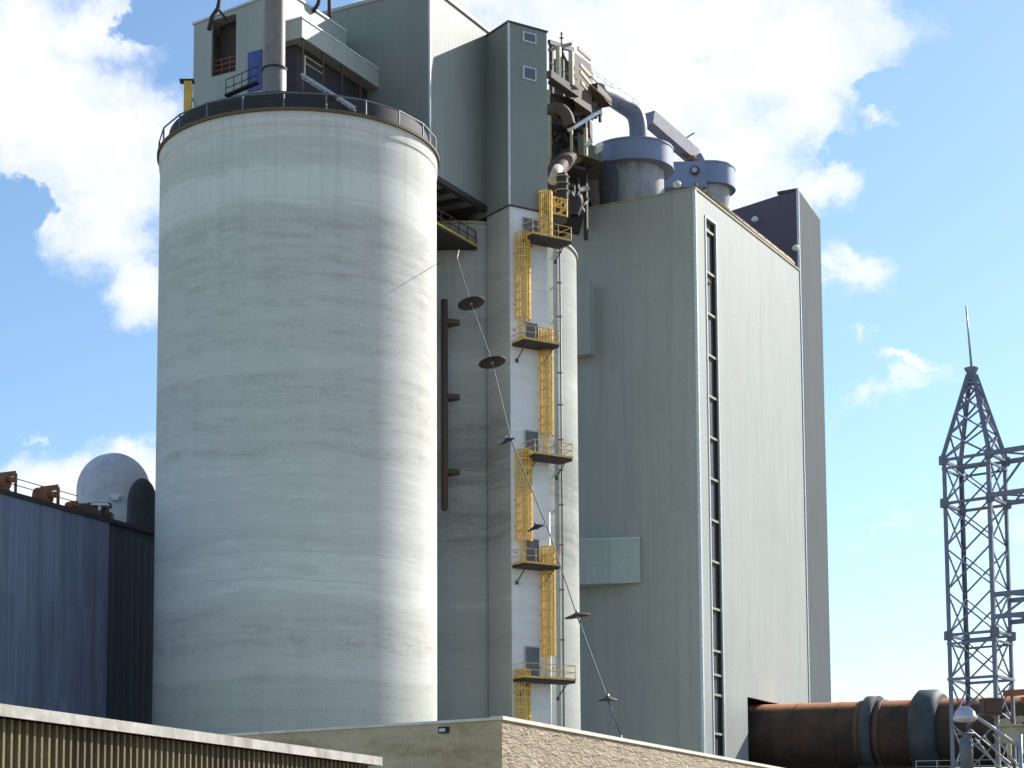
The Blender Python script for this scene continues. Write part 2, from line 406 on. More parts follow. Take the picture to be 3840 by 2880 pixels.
# canopy / gallery
G0 = hit(379, 80, UB, B); 
gz0 = hit(379,88,UB,B).z; gz1 = hit(379,70,UB,B).z
G0 = V((G0.x,G0.y,0)); gl = par(302, 26, G0, -A)
GC = G0 - A*gl
hz1 = at(278,-10,147.1).z
hc = V((-10.1,147.1,0)); hl = par(193.5, 60, hc, B)
hroot = empty('headhouse', (hc.x,hc.y,ZT+.16), 'pale box shaped headhouse with a tall dark opening standing on the big silo roof', 'building')
HW = MB()
ztl = hit(194,25,hc,B).z
P4 = [hc, hc+A*6.2, hc+A*6.2+B*hl, hc+B*hl]
# left face is built round the opening
o0 = par(236, 45, hc, B); o1 = par(211.5, 45, hc, B); oz1 = hit(224,17,hc,B).z; oz0 = hit(224,74,hc,B).z
def lface(mb, s0, s1, z0, z1a, z1b, off=0, th=.2):
    p = hc + B*s0 - A*off; q = hc + B*s1 - A*off
    mb.prism([(p.x,p.y),(q.x,q.y),((q+A*th).x,(q+A*th).y),((p+A*th).x,(p+A*th).y)], z0, 0, [z1a,z1b,z1b,z1a])
def zt(s): return hz1+(ztl-hz1)*s/hl
lface(HW, 0, o0, ZT+.16, zt(0), zt(o0)); lface(HW, o1, hl, ZT+.16, zt(o1), zt(hl))
lface(HW, o0, o1, ZT+.16, oz0, oz0); lface(HW, o0, o1, oz1, zt(o0), zt(o1))
a0 = hc+A*.2; 
HW.prism([((a0).x,(a0).y),((hc+A*9).x,(hc+A*9).y),((hc+A*9+B*.2).x,(hc+A*9+B*.2).y),((a0+B*.2).x,(a0+B*.2).y)], ZT+.16, hz1-.003)
p = hc+B*(hl-.2)+A*.2; q = hc+B*(hl-.2)+A*9
HW.prism([(p.x,p.y),(q.x,q.y),((q+B*.2).x,(q+B*.2).y),((p+B*.2).x,(p+B*.2).y)], ZT+.16, ztl-.003)
HW.build('wall', M['panel'], hroot)
rf = MB(); c4 = [hc+NR*.1-A*.15, hc+A*9+NR*.1, hc+A*9+B*(hl+.1), hc+B*(hl+.1)-A*.15]
k = len(rf.v)
rf.add([(c.x,c.y,z) for c,z in zip(c4,(hz1,hz1,ztl,ztl))]+[(c.x,c.y,z+.16) for c,z in zip(c4,(hz1,hz1,ztl,ztl))],
       [[3,2,1,0],[4,5,6,7],[0,1,5,4],[1,2,6,5],[2,3,7,6],[3,0,4,7]])
rf.build('roof', M['trim'], hroot)
it = MB(); p = hc+B*(o0-.3)+A*1.6; q = hc+B*(o1+.3)+A*1.6
it.beam((p.x,p.y,(oz0+oz1)/2),(q.x,q.y,(oz0+oz1)/2), .1, oz1-oz0+.6)
bk = it.build('bay_back', M['interior'], hroot)
lv = MB()
for i in range(4):
    z = oz0+.15+i*.42; p = hc+B*o0+A*.3; q = hc+B*o1+A*.3; lv.beam((p.x,p.y,z),(q.x,q.y,z), .08,.08)
for s in (.0,.33,.66,1):
    p = hc+B*(o0+(o1-o0)*s)+A*.3; lv.beam((p.x,p.y,oz0),(p.x,p.y,oz0+1.45), .07,.07)
lv.build('guard_rail', M['rust'], hroot)
# blue door and its landing rail
d0 = hit(262,88,hc,B); d1 = hit(248.5,52,hc,B)
db = MB(); e0 = V((d0.x,d0.y,0))-A*.06; e1 = V((d1.x,d1.y,0))-A*.06
db.beam((e0.x,e0.y,(d0.z+d1.z)/2-.1),(e1.x,e1.y,(d0.z+d1.z)/2-.1), .1, abs(d1.z-d0.z))
dd = db.build('door', M['blue'], hroot); dd['label'] = 'blue door beside the round stack'
st = MB()
p0 = at(226,80,145.8); p1 = at(258,66,144.6)
for k_ in (0,-1.1,-2.0):
    st.tube([p0+V((0,0,k_*.62)), p1+V((0,0,k_*.62))], .035, 6)
for t in (0,.25,.5,.75,1): 
    q = p0.lerp(p1,t); st.beam(q, q-V((0,0,1.3)), .05)
st.beam(p0-V((0,0,1.3)), p1-V((0,0,1.3)), .5, .14)
tag(st.build('roof_stair', M['dark']), 'dark handrailed stair rising to the blue door on the silo roof', 'stair')

# gallery canopy
gr = empty('gallery_canopy', (GC.x,GC.y,ZT+1.5), 'long pale boxed canopy running from the stack to the grey penthouse wall', 'canopy')
mb = MB().ab(GC, gl-.02, 3.0, gz0, gz1)
mb.build('fascia', M['panel'], gr)
mb = MB().ab(GC-A*.06+NR*.06, gl-.02, 3.12, gz1+.003, gz1+.12)
mb.build('roof', M['trim'], gr)
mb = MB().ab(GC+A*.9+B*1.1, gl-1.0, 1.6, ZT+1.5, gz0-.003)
mb.build('shade_wall', M['dark'], gr)  # near black colour stands for the open shade under the canopy
mb = MB()
for s in (.4,3.2,6.0,8.8):
    p = GC+A*s+B*.15; mb.beam((p.x,p.y,ZT+1.0),(p.x,p.y,gz0), .12)
pieces(mb, 'post', M['brown'], gr)
mb = MB(); P_ = GC+NR*.15
p = P_+A*.2; q = P_+A*2.6
zr = at(302,58,145.6).z
for k_ in (0,-.55): mb.beam((p.x,p.y,zr+k_),(q.x,q.y,zr+k_), .07)
mb.beam((p.x,p.y,zr),(p.x,p.y,zr-1.6),.08); mb.beam((p.x,p.y,zr-1.6),(P_+A*9).to_tuple()[:2]+(zr-1.6,), .1,.16)
tag(mb.build('walkway_rail', M['cream']), 'short cream handrail below the canopy beside the stack', 'railing')
# light stair stringer
mb = MB(); p = at(301,74,139.4); q = at(355,108,139.9)
mb.beam(p, q, .14, .22); mb.beam(p+V((.05,.6,0)), q+V((.05,.6,0)), .1, .2)
for i in range(9):
    t = (i+.5)/9; a_ = p.lerp(q,t); mb.beam(a_, a_+V((.05,.6,0)), .2,.03)
tag(mb.build('ship_ladder', M['galv']), 'pale inclined ladder dropping from the canopy to the silo railing', 'ladder')

# exhaust stack
kc = at(274.5,90,142.4); rs = 11.0*142.4/F
sr = empty('exhaust_stack', (kc.x,kc.y,ZT+.16), 'round brown grey steel stack rising out of the picture on the big silo', 'stack')
zc = at(274.5,64,142.4-rs).z
MB().lathe(kc, [(rs,zc),(rs,88)], 40).disk(kc,rs,88,40).build('stack_pipe', M['stack'], sr)
MB().lathe(kc, [(rs*1.12,ZT+.16),(rs*1.12,zc-.12),(rs*1.0,zc)], 40).build('base_section', M['stack'], sr)
MB().lathe(kc, [(rs*1.2,zc-.2),(rs*1.2,zc-.06)], 40).disk(kc,rs*1.2,zc-.06,40).disk(kc,rs*1.2,zc-.2,40,False).build('collar', M['dark'], sr)
# yellow duct at the left
yc = at(188,110,145.0); zy = at(188,82,145.0).z
yr = empty('yellow_duct', (yc.x,yc.y,ZT-.4), 'ochre yellow square duct at the left rim of the big silo', 'duct')
MB().box((yc.x,yc.y,(ZT-.4+zy)/2), .62,.6, zy-ZT+.4).build('duct_body', M['yellow'], yr)
MB().box((yc.x-.1,yc.y,zy+.05), 1.1,.8,.1).build('cap', M['dark'], yr)
MB().beam((yc.x+.3,yc.y,zy-1.3),(yc.x+1.9,yc.y,ZT+.9), .25,.12).build('brace', M['cream'], yr)
# curved pipes running off the top
mb = MB(); mb.tube([at(209,30,146.4),at(212,17,146.4),at(218,8,146.6),at(222,-12,147)], .17, 10); mb.tube([at(219,10,146.5),at(227,20,146.4)], .1, 8)
tag(mb.build('vent_pipe', M['dark']), 'dark bent vent pipe over the headhouse opening', 'pipe')
mb = MB(); mb.tube([at(313,12,150.5),at(318,4,150.5),at(322,-12,150.5)], .16, 10)
tag(mb.build('vent_pipe', M['dark']), 'dark leaning vent pipe behind the canopy end', 'pipe')
p = at(329.5,14,153.5); q = at(329.5,-20,153.5)
tag(MB().tube([p-V((0,0,2)),q], .17, 10).build('vent_pipe', M['dark']), 'upright dark vent pipe on the penthouse roof edge', 'pipe')

# ================================================================ PENTHOUSE ABOVE THE SILOS
ur = empty('gallery_penthouse', (UB.x,UB.y,ZB0), 'tall windowless grey green penthouse bridging the tops of both silos', 'building')
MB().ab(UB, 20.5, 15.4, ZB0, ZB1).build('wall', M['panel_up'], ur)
MB().ab(UB-A*.12+NR*.12, 20.7, 15.6, ZB1+.003, ZB1+.3).build('roof', simple('roof_edge_tan',(.42,.36,.31),.6), ur)
mb = MB().ab(UB-A*.05+NR*.05, .16, .16, ZB0, ZB1-.01); mb.build('corner_trim', M['trim'], ur)
MB().ab(UB-A*.1+NR*.1, 20.5, .5, ZB0-.45, ZB0-.003).build('floor_beam', M['dark'], ur)
mb = MB()
for s in (4.,6.5,9.,11.5,14,16.5): mb.ab(UB+A*s+B*.6, .35, 14, ZB0-.4, ZB0-.006)
pieces(mb, 'joist', M['dark'], ur)

# ================================================================ REAR SILO
S2 = V((at(456,600,172).x,172,0)); R2 = R1; Z2 = at(582,260,171.2).z
s2 = empty('concrete_silo', S2, 'second concrete silo behind the big one, white on its right flank', 'silo')
MB().lathe(S2, [(R2,0),(R2,Z2-.05)], 160).disk(S2,R2,Z2-.05,160).build('silo_wall', M['silo_b'], s2)
MB().lathe(S2, [(R2+.16,Z2-.06),(R2+.16,Z2+.14)], 160).lathe(S2,[(R2-.02,Z2-.061),(R2+.16,Z2-.06)],160,False).disk(S2,R2+.16,Z2+.14,160).build('roof_edge', M['cream'], s2)
# sloping hood seen beyond the shaft at the silo shoulder
# ================================================================ LIFT SHAFT
C = V((.854,.52,0)).normalized(); D = V((-C.y,C.x,0))
K0 = at(511, 500, 158.0); K0 = V((K0.x,158.0,0)); KW = par(549, 500, K0, C)
zc0 = hit(511,205,K0,C).z; zc1 = hit(509.5,23,K0,C).z
lt = empty('lift_tower', K0, 'slender square lift tower with two small windows, grey sheet above and white concrete below', 'tower')
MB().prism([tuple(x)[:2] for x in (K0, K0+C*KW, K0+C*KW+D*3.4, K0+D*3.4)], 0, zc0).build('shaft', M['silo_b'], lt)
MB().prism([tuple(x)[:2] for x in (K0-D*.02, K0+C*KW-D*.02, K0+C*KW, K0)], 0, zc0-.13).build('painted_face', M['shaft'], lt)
k1 = K0-C*.06-D*.08
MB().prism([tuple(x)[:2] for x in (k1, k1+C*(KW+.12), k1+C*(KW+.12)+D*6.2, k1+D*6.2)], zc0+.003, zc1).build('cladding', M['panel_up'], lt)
MB().prism([tuple(x)[:2] for x in (k1-C*.1-D*.1, k1+C*(KW+.22)-D*.1, k1+C*(KW+.22)+D*6.3, k1-C*.1+D*6.3)], zc1+.003, zc1+.14).build('roof', M['brown'], lt)
MB().prism([tuple(x)[:2] for x in (k1-C*.05-D*.05, k1+C*(KW+.17)-D*.05, k1+C*(KW+.17)+D*5.2, k1-C*.05+D*5.2)], zc0-.12, zc0).build('base_flashing', M['olive'], lt)
MB().prism([tuple(x)[:2] for x in (k1-C*.03-D*.03, k1+C*.12-D*.03, k1+C*.12+D*.12, k1-C*.03+D*.12)], zc0+.02, zc1).build('corner_trim', M['trim'], lt)
for vv0,vv1 in ((31.5,41.5),(66,79)):
    p = hit(522.5,vv0,k1,C); q = hit(535.5,vv1+3,k1,C)
    fr = MB(); pa = V((p.x,p.y,0))-D*.05; qa = V((q.x,q.y,0))-D*.05; zm=(p.z+q.z)/2; hh=abs(p.z-q.z)
    fr.beam((pa.x,pa.y,zm),(qa.x,qa.y,zm),.16,hh)
    f = fr.build('window', M['trim'], lt)
    pp = MB(); a_ = pa.lerp(qa,.09)-D*.06; b_ = pa.lerp(qa,.91)-D*.06
    pp.beam((a_.x,a_.y,zm),(b_.x,b_.y,zm),.1,hh-.2); pp.build('pane', M['window_grey'], f)
def front(u, v, off=0.0):
    p = hit(u, v, K0, C); return p-D*off
doors = [(522.5,537,217,240,'p'),(525,537.5,322,345,'p'),(524.5,538,430,455,'p'),(525,538.5,538,565,'p'),(524.5,539,646,678,'p')]
for (u0,u1,v0,v1,_) in doors:
    p = front(u0,v0,.04); q = front(u1,v0,.04); zb = front((u0+u1)/2,v1).z
    mb = MB().beam((p.x,p.y,(p.z+zb)/2),(q.x,q.y,(p.z+zb)/2), .12, p.z-zb)
    d_ = mb.build('door', M['window_grey'], lt)
    mb = MB()
    p2 = p-D*.04; q2 = q-D*.04
    for zz in ((p.z-.04),): mb.beam((p2.x,p2.y,zz),(q2.x,q2.y,zz),.12,.1)
    mb.beam((p2.x,p2.y,p.z),(p2.x,p2.y,zb),.1,.1); mb.beam((q2.x,q2.y,p.z),(q2.x,q2.y,zb),.1,.1)
    mb.build('frame', M['galv'], d_)
# access platforms
plats = [(521,559,240,'yellow railed landing at the topmost door of the lift tower'),
         (512,547,345.5,'yellow railed landing under the second door from the top of the white shaft'),
         (523,560,457,'yellow railed landing at the middle door of the white shaft'),
         (512,547.5,566,'yellow railed landing at the second lowest door of the white shaft'),
         (513,563,679,'wide yellow railed landing at the lowest door, just above the stone wall')]
for i,(u0,u1,v,lab) in enumerate(plats):
    p = front(u0,v); L = par(u1,v,K0,C)-par(u0,v,K0,C); z = front(530,v,0).z; OUT = 1.75
    p = V((p.x,p.y,z))
    r = empty('access_platform', p, lab, 'platform', 'landings up the lift shaft')
    mb = MB(); q = [p-D*.05, p+C*L-D*.05, p+C*L-D*OUT, p-D*OUT]
    mb.prism([tuple(x)[:2] for x in q], z-.34, z-.1); mb.build('deck', M['dark'], r)
    mb = MB(); zz = V((0,0,1))
    mb.beam(p-D*(OUT+.04)+zz*-.02, p+C*L-D*(OUT+.04)+zz*-.03, .07,.17); mb.beam(p-D*.05-C*.04, p-D*OUT-C*.04, .07,.17); mb.beam(p+C*(L+.04)-D*.05, p+C*(L+.04)-D*OUT, .07,.17)
    mb.build('edge_beam', M['yellow'], r)
    mb = MB()
    for h in (.55,1.1):
        for a_,b_ in ((p-D*OUT,p+C*L-D*OUT),(p-D*.05,p-D*OUT),(p+C*L-D*.05,p+C*L-D*OUT)):
            mb.beam(a_+zz*h, b_+zz*h, .055)
    for s in (0,.33,.66,1.0):
        a_ = p+C*L*s-D*OUT; mb.beam(a_, a_+zz*1.12, .06)
    mb.build('railing', M['yellow'], r)
    mb = MB()
    for s in (.12,.88):
        a_ = p+C*L*s; mb.beam(a_-D*(OUT-.05)-zz*.12, a_-D*.03-zz*1.5, .07)
        mb.box(a_-D*.08-zz*1.5, .25,.16,.3)
    pieces(mb, 'bracket', M['brown'], r)
# caged ladders
def ladder(u0, u1, v0, v1, lab):
    zt = front(530,v0).z; zb = front(530,v1).z
    s0 = par(u0,(v0+v1)/2,K0,C); s1 = par(u1,(v0+v1)/2,K0,C); c = K0+C*(s0+s1)/2; wdt = (s1-s0)
    r = empty('caged_ladder', V((c.x,c.y,zb)), lab, 'ladder', 'caged ladders between the landings')
    off = .22; zz = V((0,0,1))
    mb = MB()
    for s in (-.24,.24): mb.beam(c-D*off+C*s+zz*zb, c-D*off+C*s+zz*zt, .07,.06)
    z = zb+.2
    while z < zt: mb.beam(c-D*off-C*.24+zz*z, c-D*off+C*.24+zz*z, .04); z += .33
    mb.build('rungs', M['yellow'], r)
    mb = MB(); z = zb+2.0 if zt-zb > 5 else zb+.4; n = 10; rr = wdt/2
    def cp(k,z): 
        a = math.pi*k/n; return c-D*(off+rr*1.15*math.sin(a))+C*(-rr*math.cos(a))+zz*z
    zs = []
    z0c = z
    while z < zt:
        for k in range(n): mb.beam(cp(k,z), cp(k+1,z), .06,.12)
        z += .75
    for k in range(11): mb.beam(cp(k,z0c), cp(k,zt), .085,.07)
    mb.build('cage', M['yellow'], r)
    mb = MB(); z = zb+1.0
    while z < zt:
        for s in (-1,1): mb.beam(c-C*rr*s*.98-D*off+zz*z, c-C*rr*s*1.0+D*.02+zz*z, .06)
        z += 2.2
    pieces(mb, 'wall_bracket', M['brown'], r)
ladder(538,549,190,240,'short yellow caged ladder above the topmost landing of the lift tower')
ladder(514,527,236,345,'yellow caged ladder at left of shaft running down from the topmost landing')
ladder(538.5,550,328,457,'yellow caged ladder at right of shaft between the second and middle landings')
ladder(514.5,528.5,452,566,'yellow caged ladder at left of shaft below the middle landing')
ladder(540,552,546,679,'yellow caged ladder at right of shaft above the lowest landing')
ladder(514,527,670,760,'yellow caged ladder at left of shaft going down behind the stone wall')
# yellow balcony on the right side of the tower head
bp = K0+C*KW
zb = at(558,215,160.5).z
br = empty('yellow_balcony', V((bp.x,bp.y,zb)), 'small yellow balcony with crossed railings at right side of lift tower', 'balcony')
q = [bp+C*.1, bp+C*2.1, bp+C*2.1+D*1.8, bp+C*.1+D*1.8]
MB().prism([tuple(x)[:2] for x in q], zb-.45, zb).build('deck', M['olive'], br)
mb = MB(); zz = V((0,0,1)); X0=bp+zz*zb
for h in (.1,.75,1.5):
    mb.beam(X0+C*.1+zz*h, X0+C*2.1+zz*h, .13,.16); mb.beam(X0+C*2.1+zz*h, X0+C*2.1+D*1.8+zz*h, .13,.16); mb.beam(X0+C*.1+D*1.8+zz*h, X0+C*2.1+D*1.8+zz*h, .1,.12)
for s in (.1,.8,1.5,2.1): mb.beam(X0+C*s, X0+C*s+zz*1.6, .12)
mb.beam(X0+C*.1+zz*.1, X0+C*1.3+zz*1.4, .12); mb.beam(X0+C*2.1+D*1.8,X0+C*2.1+D*1.8+zz*1.6,.12)
mb.build('railing', M['yellow'], br)
# yellow chute box beside
# long conduit down the rear silo
def silo2pt(u, v):
    r = ray(u,v); d = V((r.x,r.y,0)); o = V((0,0,0))-S2
    a = d.dot(d); b_ = 2*o.dot(d); c_ = o.dot(o)-(R2+.15)**2; t = (-b_-math.sqrt(max(0,b_*b_-4*a*c_)))/(2*a)
    return V((0,0,HC))+r*t
p = silo2pt(562,500)
cr = empty('conduit_pipe', V((p.x,p.y,0)), 'long thin grey conduit clipped down the sunlit flank of the rear silo', 'pipe')
MB().tube([(p.x,p.y,0),(p.x,p.y,Z2-.2)], .085, 10).build('pipe', M['rail'], cr)
mb = MB()
for v in (253,283,317,373,405,440,470,505,545,590,640): 
    z = at(562,v,p.y).z; mb.beam((p.x-.9,p.y-.15,z),(p.x+.12,p.y-.1,z), .09,.12)
pieces(mb, 'clip', M['rust'], cr)
p = silo2pt(548.5,600)
tag(MB().tube([(p.x,p.y-.1,0),(p.x,p.y-.1,at(549,513,p.y).z)], .2, 12).build('downpipe', M['shaft']), 'pale downpipe beside the right edge of the lift shaft', 'pipe')
# dark pipe in the gap between silos
pc = at(444.5,430,159.0)
dp = empty('dark_pipe', V((pc.x,pc.y,at(444.5,511,159).z)), 'dark brown upright pipe hanging in the gap between the silos', 'pipe')
ztp = at(444.5,300,159).z; zbp = at(444.5,511,159).z
MB().tube([(pc.x,pc.y,zbp),(pc.x,pc.y,zbp+.3),(pc.x,pc.y,ztp)], [.18,.3,.3], 16).build('pipe', M['brown'], dp)
mb = MB()
for v in (320,395,470):
    z = at(444,v,159).z; mb.prism([(pc.x+.1,pc.y-.2),(pc.x+1.3,pc.y+.3),(pc.x+1.3,pc.y+.8),(pc.x+.1,pc.y+1.8)], z-.25, z+.12)
pieces(mb, 'bracket', M['brown'], dp)
# bridge slab between silos below penthouse
tp = at(477,249.7,161.0)
wr = empty('silo_walkway', tp-A*6, 'dark walkway slab spanning between the two silos under the penthouse', 'walkway')
t0 = V((tp.x,tp.y,0))-A*9
MB().ab(t0, 9, 6, tp.z-.03, tp.z+.3).build('deck', M['dark'], wr)
mb = MB().beam((t0+NR*.04).to_tuple()[:2]+(tp.z+.28,), (t0+A*9+NR*.04).to_tuple()[:2]+(tp.z+.28,), .1,.16)
mb.build('toe_board', M['yellow'], wr)
mb = MB()
for h in (1.0,1.6): 
    mb.beam((t0+B*.1).to_tuple()[:2]+(tp.z+h,), (t0+A*9+B*.1).to_tuple()[:2]+(tp.z+h,), .06)
for s in (3,4.5,6,7.5,9): mb.beam((t0+A*s+B*.1).to_tuple()[:2]+(tp.z,), (t0+A*s+B*.1).to_tuple()[:2]+(tp.z+1.6,), .07)
mb.build('railing', M['brown'], wr)
# ================================================================ PREHEATER BUILDING
MC = at(704,750,185.0); MC = V((MC.x,185.0,0)); 
ML = par(804, 500, MC, A)
MZ = hit(694,188,MC,A).z
mr = empty('preheater_building', MC, 'very tall plain grey building with one narrow vertical strip of windows', 'building')
s0 = par(709.8,480,MC,A); s1 = par(719.6,480,MC,A); zs1 = hit(705,217,MC,A).z+.0; 
ok0 = par(748,730,MC,A); okz = hit(748,697,MC,A).z; ok1 = ok0+9.0
mb = MB(); T = .35
def rface(mb, a0, a1, z0, z1, off=0.0, th=T):
    p = MC+A*a0+NR*off; q = MC+A*a1+NR*off
    mb.prism([tuple(p)[:2], tuple(q)[:2], tuple(q-NR*th)[:2], tuple(p-NR*th)[:2]], z0, z1)
rface(mb, 0, s0, 0, MZ); rface(mb, s0, s1, zs1, MZ); rface(mb, s1, ok0, 0, MZ)
rface(mb, ok0, ok1, okz, MZ); rface(mb, ok1, ML, 0, MZ)
# left face + back + inner roof
mb.prism([tuple(x)[:2] for x in (MC-NR*T, MC-NR*T+A*T, MC+B*24+A*T, MC+B*24)], 0, MZ)
mb.prism([tuple(x)[:2] for x in (MC+B*24+A*T, MC+B*24+A*ML, MC+B*23.6+A*ML, MC+B*23.6+A*T)], 0, MZ)
mb.build('wall', M['panel'], mr)
MB().ab(MC+A*.4+B*.4, ML-.5, 23.1, MZ-.8, MZ-.4).build('roof', M['interior'], mr)
MB().ab(MC+A*(ML-.3)+B*.4, .3, 23.1, 0, MZ-.81).build('end_wall', M['panel'], mr)
mb = MB().ab(MC-A*.06+NR*.06, .28, .28, 0, MZ+.01); mb.build('corner_trim', M['trim'], mr)
mb = MB(); rface(mb, -.1, ML+.0, MZ+.003, MZ+.16, .1, .5); mb.prism([tuple(x)[:2] for x in (MC-A*.1-NR*.4, MC+A*.4-NR*.4, MC+A*.4+B*24, MC-A*.1+B*24)], MZ+.003, MZ+.16)
mb.build('coping', M['cream'], mr)
# strip window
sw = MB(); rface(sw, s0+.003, s1-.003, 0.05, zs1-.003, -.3, .1); win = sw.build('strip_window', M['glass'], mr)
mb = MB(); vs = [234.5,275.5,316,357,397.5,438,479,520,561,608,650,674,694,733]
for v in vs:
    z = hit(714,v,MC,A).z; rface(mb, s0+.01, s1-.01, z-.12, z+.1, -.08, .2)
pieces(mb, 'transom', M['cream'], win)
mb = MB(); rface(mb, s0-.22, s0-.003, 0, zs1+.22, .08, .12); rface(mb, s1+.003, s1+.22, 0, zs1+.22, .08, .12); rface(mb, s0-.003, s1+.003, zs1+.003, zs1+.22, .08, .12)
mb.build('frame', M['trim'], win)
mb = MB()
for k_ in (.12,): rface(mb, s1-.2, s1-.1, 0, zs1-.05, -.1, .18)
mb.build('mullion', M['dark'], win)
p = hit(712,282,MC,A); tag(MB().box(V((p.x,p.y,p.z))-NR*.6, .9,.5,.25).build('strip_lamp', M['yellow']), 'small amber lamp inside the upper part of the strip window', 'lamp')
# dark recess behind kiln opening
mb = MB(); rface(mb, ok0+.0, ok1, 0, okz-.003, -7, .2); mb.build('kiln_bay_back', M['interior'], mr)
# roof edge pipework
mb = MB()
for h,o,c in ((.55,.25,.18),(1.0,.5,.12)):
    p = MC+A*1.2-NR*o; q = MC+A*(ML-1)-NR*o; mb.tube([p+V((0,0,MZ+h)), q+V((0,0,MZ+h))], c, 8)
for i in range(14):
    p = MC+A*(1.2+i*(ML-2.4)/13)-NR*.3; mb.beam(p+V((0,0,MZ)), p+V((0,0,MZ+1.0)), .12)
tag(mb.build('roof_pipes', simple('tan_pipe',(.30,.20,.10),.7)), 'brown pipes and posts running along the roof edge of the tall plain building', 'pipe')
# rib on left face and bridge
p = MC+B*par(583,320,MC,B); q = MC+B*par(595,320,MC,B)
tb = par(595,320,MC,B); z0 = hit(590,357,MC,B).z; z1 = hit(590,287,MC,B).z
tag(MB().ab(MC+B*tb-A*1.2, 1.19, 4, z0, z1).build('duct_casing', M['panel']), 'boxed duct casing high on the shaded wall beside the rear silo', 'duct')
e = hit(641,560,MC,B); by = e.y-.3
zt_ = at(641,538,by).z; zb_ = at(641,582.5,by).z
x0 = at(560,560,by+1.2).x
brd = empty('link_bridge', V((e.x,e.y,zb_)), 'short grey green enclosed bridge joining the rear silo to the tall building', 'bridge')
pl = [(x0,by+1.6),(e.x-.1,by-.0),(e.x-.1,by+1.0),(e.x-3,by+4.4),(x0,by+4.4)]
MB().prism(pl, zb_, zt_).build('enclosure', cladding('bridge_sheet', (.50,.55,.50)), brd)
MB().prism([(a_,b_-.06 if i<2 else b_) for i,(a_,b_) in enumerate(pl)], zt_+.003, zt_+.1).build('roof', M['trim'], brd)

# ================================================================ REAR STAIR TOWER
t1 = at(808,700,212.5); T1 = V((t1.x, MC.y+A.y*ML+.3,0)); T1 = hit(806,600,MC+A*(ML+.01),NR) 
P1 = V((at(803.5,440,MC.y+A.y*ML+.2).x, MC.y+A.y*ML+.2, 0))
y2 = P1.y*1.045; P2 = V((at(825.5,450,y2).x, y2, 0))
P0 = P1+B*9.0
z1_ = at(799,189,P1.y).z; z2_ = at(820.3,220,P2.y).z; z0_ = at(731,208,(P1+B*7).y).z-.3
tr = empty('rear_tower', P1, 'darker slate and brown tower rising behind the far end of the tall building', 'tower')
P3 = P2+B*9.5
def wall2(p, q, z0, za, zb, th, mat, name):
    d = (q-p).normalized(); nrm = V((-d.y,d.x,0))*th
    mb = MB().prism([tuple(x)[:2] for x in (p,q,q+nrm,p+nrm)], z0, 0, [za,zb,zb,za]); return mb.build(name, mat, tr)
zm_ = min(z1_,z2_)
wall2(P1+A*.0, P2, 0, z1_, z2_, .3, M['panel_side'], 'side_wall')
pp = P1+B*.003
mb = MB().prism([tuple(x)[:2] for x in (pp, P1+B*9, P1+B*9+A*.3, pp+A*.3)], 0, 0, [z1_-.003,z0_,z0_,z1_-.003]); mb.build('front_wall', M['panel_dark'], tr)
MB().prism([tuple(x)[:2] for x in (P1+A*.4+B*.4, P2-A*.1+B*.4, P2+B*9, P1+A*.4+B*9)], 0, min(z0_,z2_)-1).build('core', M['panel_side'], tr)
MB().prism([tuple(x)[:2] for x in (P1-A*.08+NR*.08, P1+A*.12+NR*.08, P1+A*.12+B*.2, P1-A*.08+B*.2)], 0, z1_+.1).build('corner_trim', M['trim'], tr)
MB().prism([tuple(x)[:2] for x in (P1-A*.12+B*.21, P1+A*.3+B*.21, P1+A*.3+B*2.4, P1-A*.12+B*2.4)], z1_-.2, z1_+.1).build('parapet_step', M['brown'], tr)
def flood(u, v, Y, lab, rr=.42):
    p = at(u,v,Y); r = empty('floodlight', p, lab, 'lamp', 'floodlights on the dark tower wall')
    MB().lathe((p.x,p.y), [(.12,p.z+rr),(rr*.8,p.z+rr*.6),(rr,p.z+.0),(rr*.6,p.z-rr*.5),(.05,p.z-rr*.62)], 20).build('lamp_head', M['white'], r)
    MB().tube([(p.x,p.y,p.z+rr*.7),(p.x+.3,p.y+1.2,p.z+rr*.9)], .07, 8).build('arm', M['galv'], r)
q = P1+B*4.6; flood(755,220,q.y-1.0,'pale floodlight at left on the dark tower wall above the roof edge')
q = P1+B*.9; flood(795.5,248.5,q.y-1.0,'pale floodlight beside the tower corner just above the sloping roof edge')
# ================================================================ CYCLONES
def cyclone(u, Y, rpx, vt, vb, taper, lab, zlow, inlet):
    c = at(u,200,Y); r_ = rpx*Y/F; zt = at(u,vt,Y).z; zb = at(u,vb,Y).z
    r = empty('cyclone', V((c.x,c.y,zlow)), lab, 'cyclone', 'cyclones above the tall plain building')
    MB().lathe(c, [(r_,zb),(r_,zt)], 64).disk(c,r_,zt,64).disk(c,r_,zb,64,False).build('drum', M['cyc'], r)
    mb = MB().lathe(c, [(r_+.06,zt-.16),(r_+.06,zt+.03)], 64).lathe(c,[(r_-.01,zt+.03),(r_+.06,zt+.03)],64,False).lathe(c,[(r_+.06,zb),(r_+.06,zb+.18)],64).lathe(c,[(r_-.01,zb),(r_+.06,zb)],64,False)
    mb.build('flange', M['cyc'], r)
    MB().lathe(c, taper, 48).build('cone', M['cyc_low'], r)
    mb = MB()
    return r, c, r_, zt, zb
zr = MZ-.4
c1,p1,r1,t1_,b1_ = cyclone(632,197,43,152,173,[(3.35,at(634,173,197).z+.3),(3.3,zr+2.2),(2.9,zr)],
    'large blue grey cyclone drum with a bent riser duct on its top', zr, None)
c2,p2,r2,t2_,b2_ = cyclone(706,206,30,171,192,[(2.7,at(706,192,206).z+.3),(2.2,zr+4.5),(.9,zr)],
    'smaller blue grey cyclone drum at right with a round porthole', zr, None)
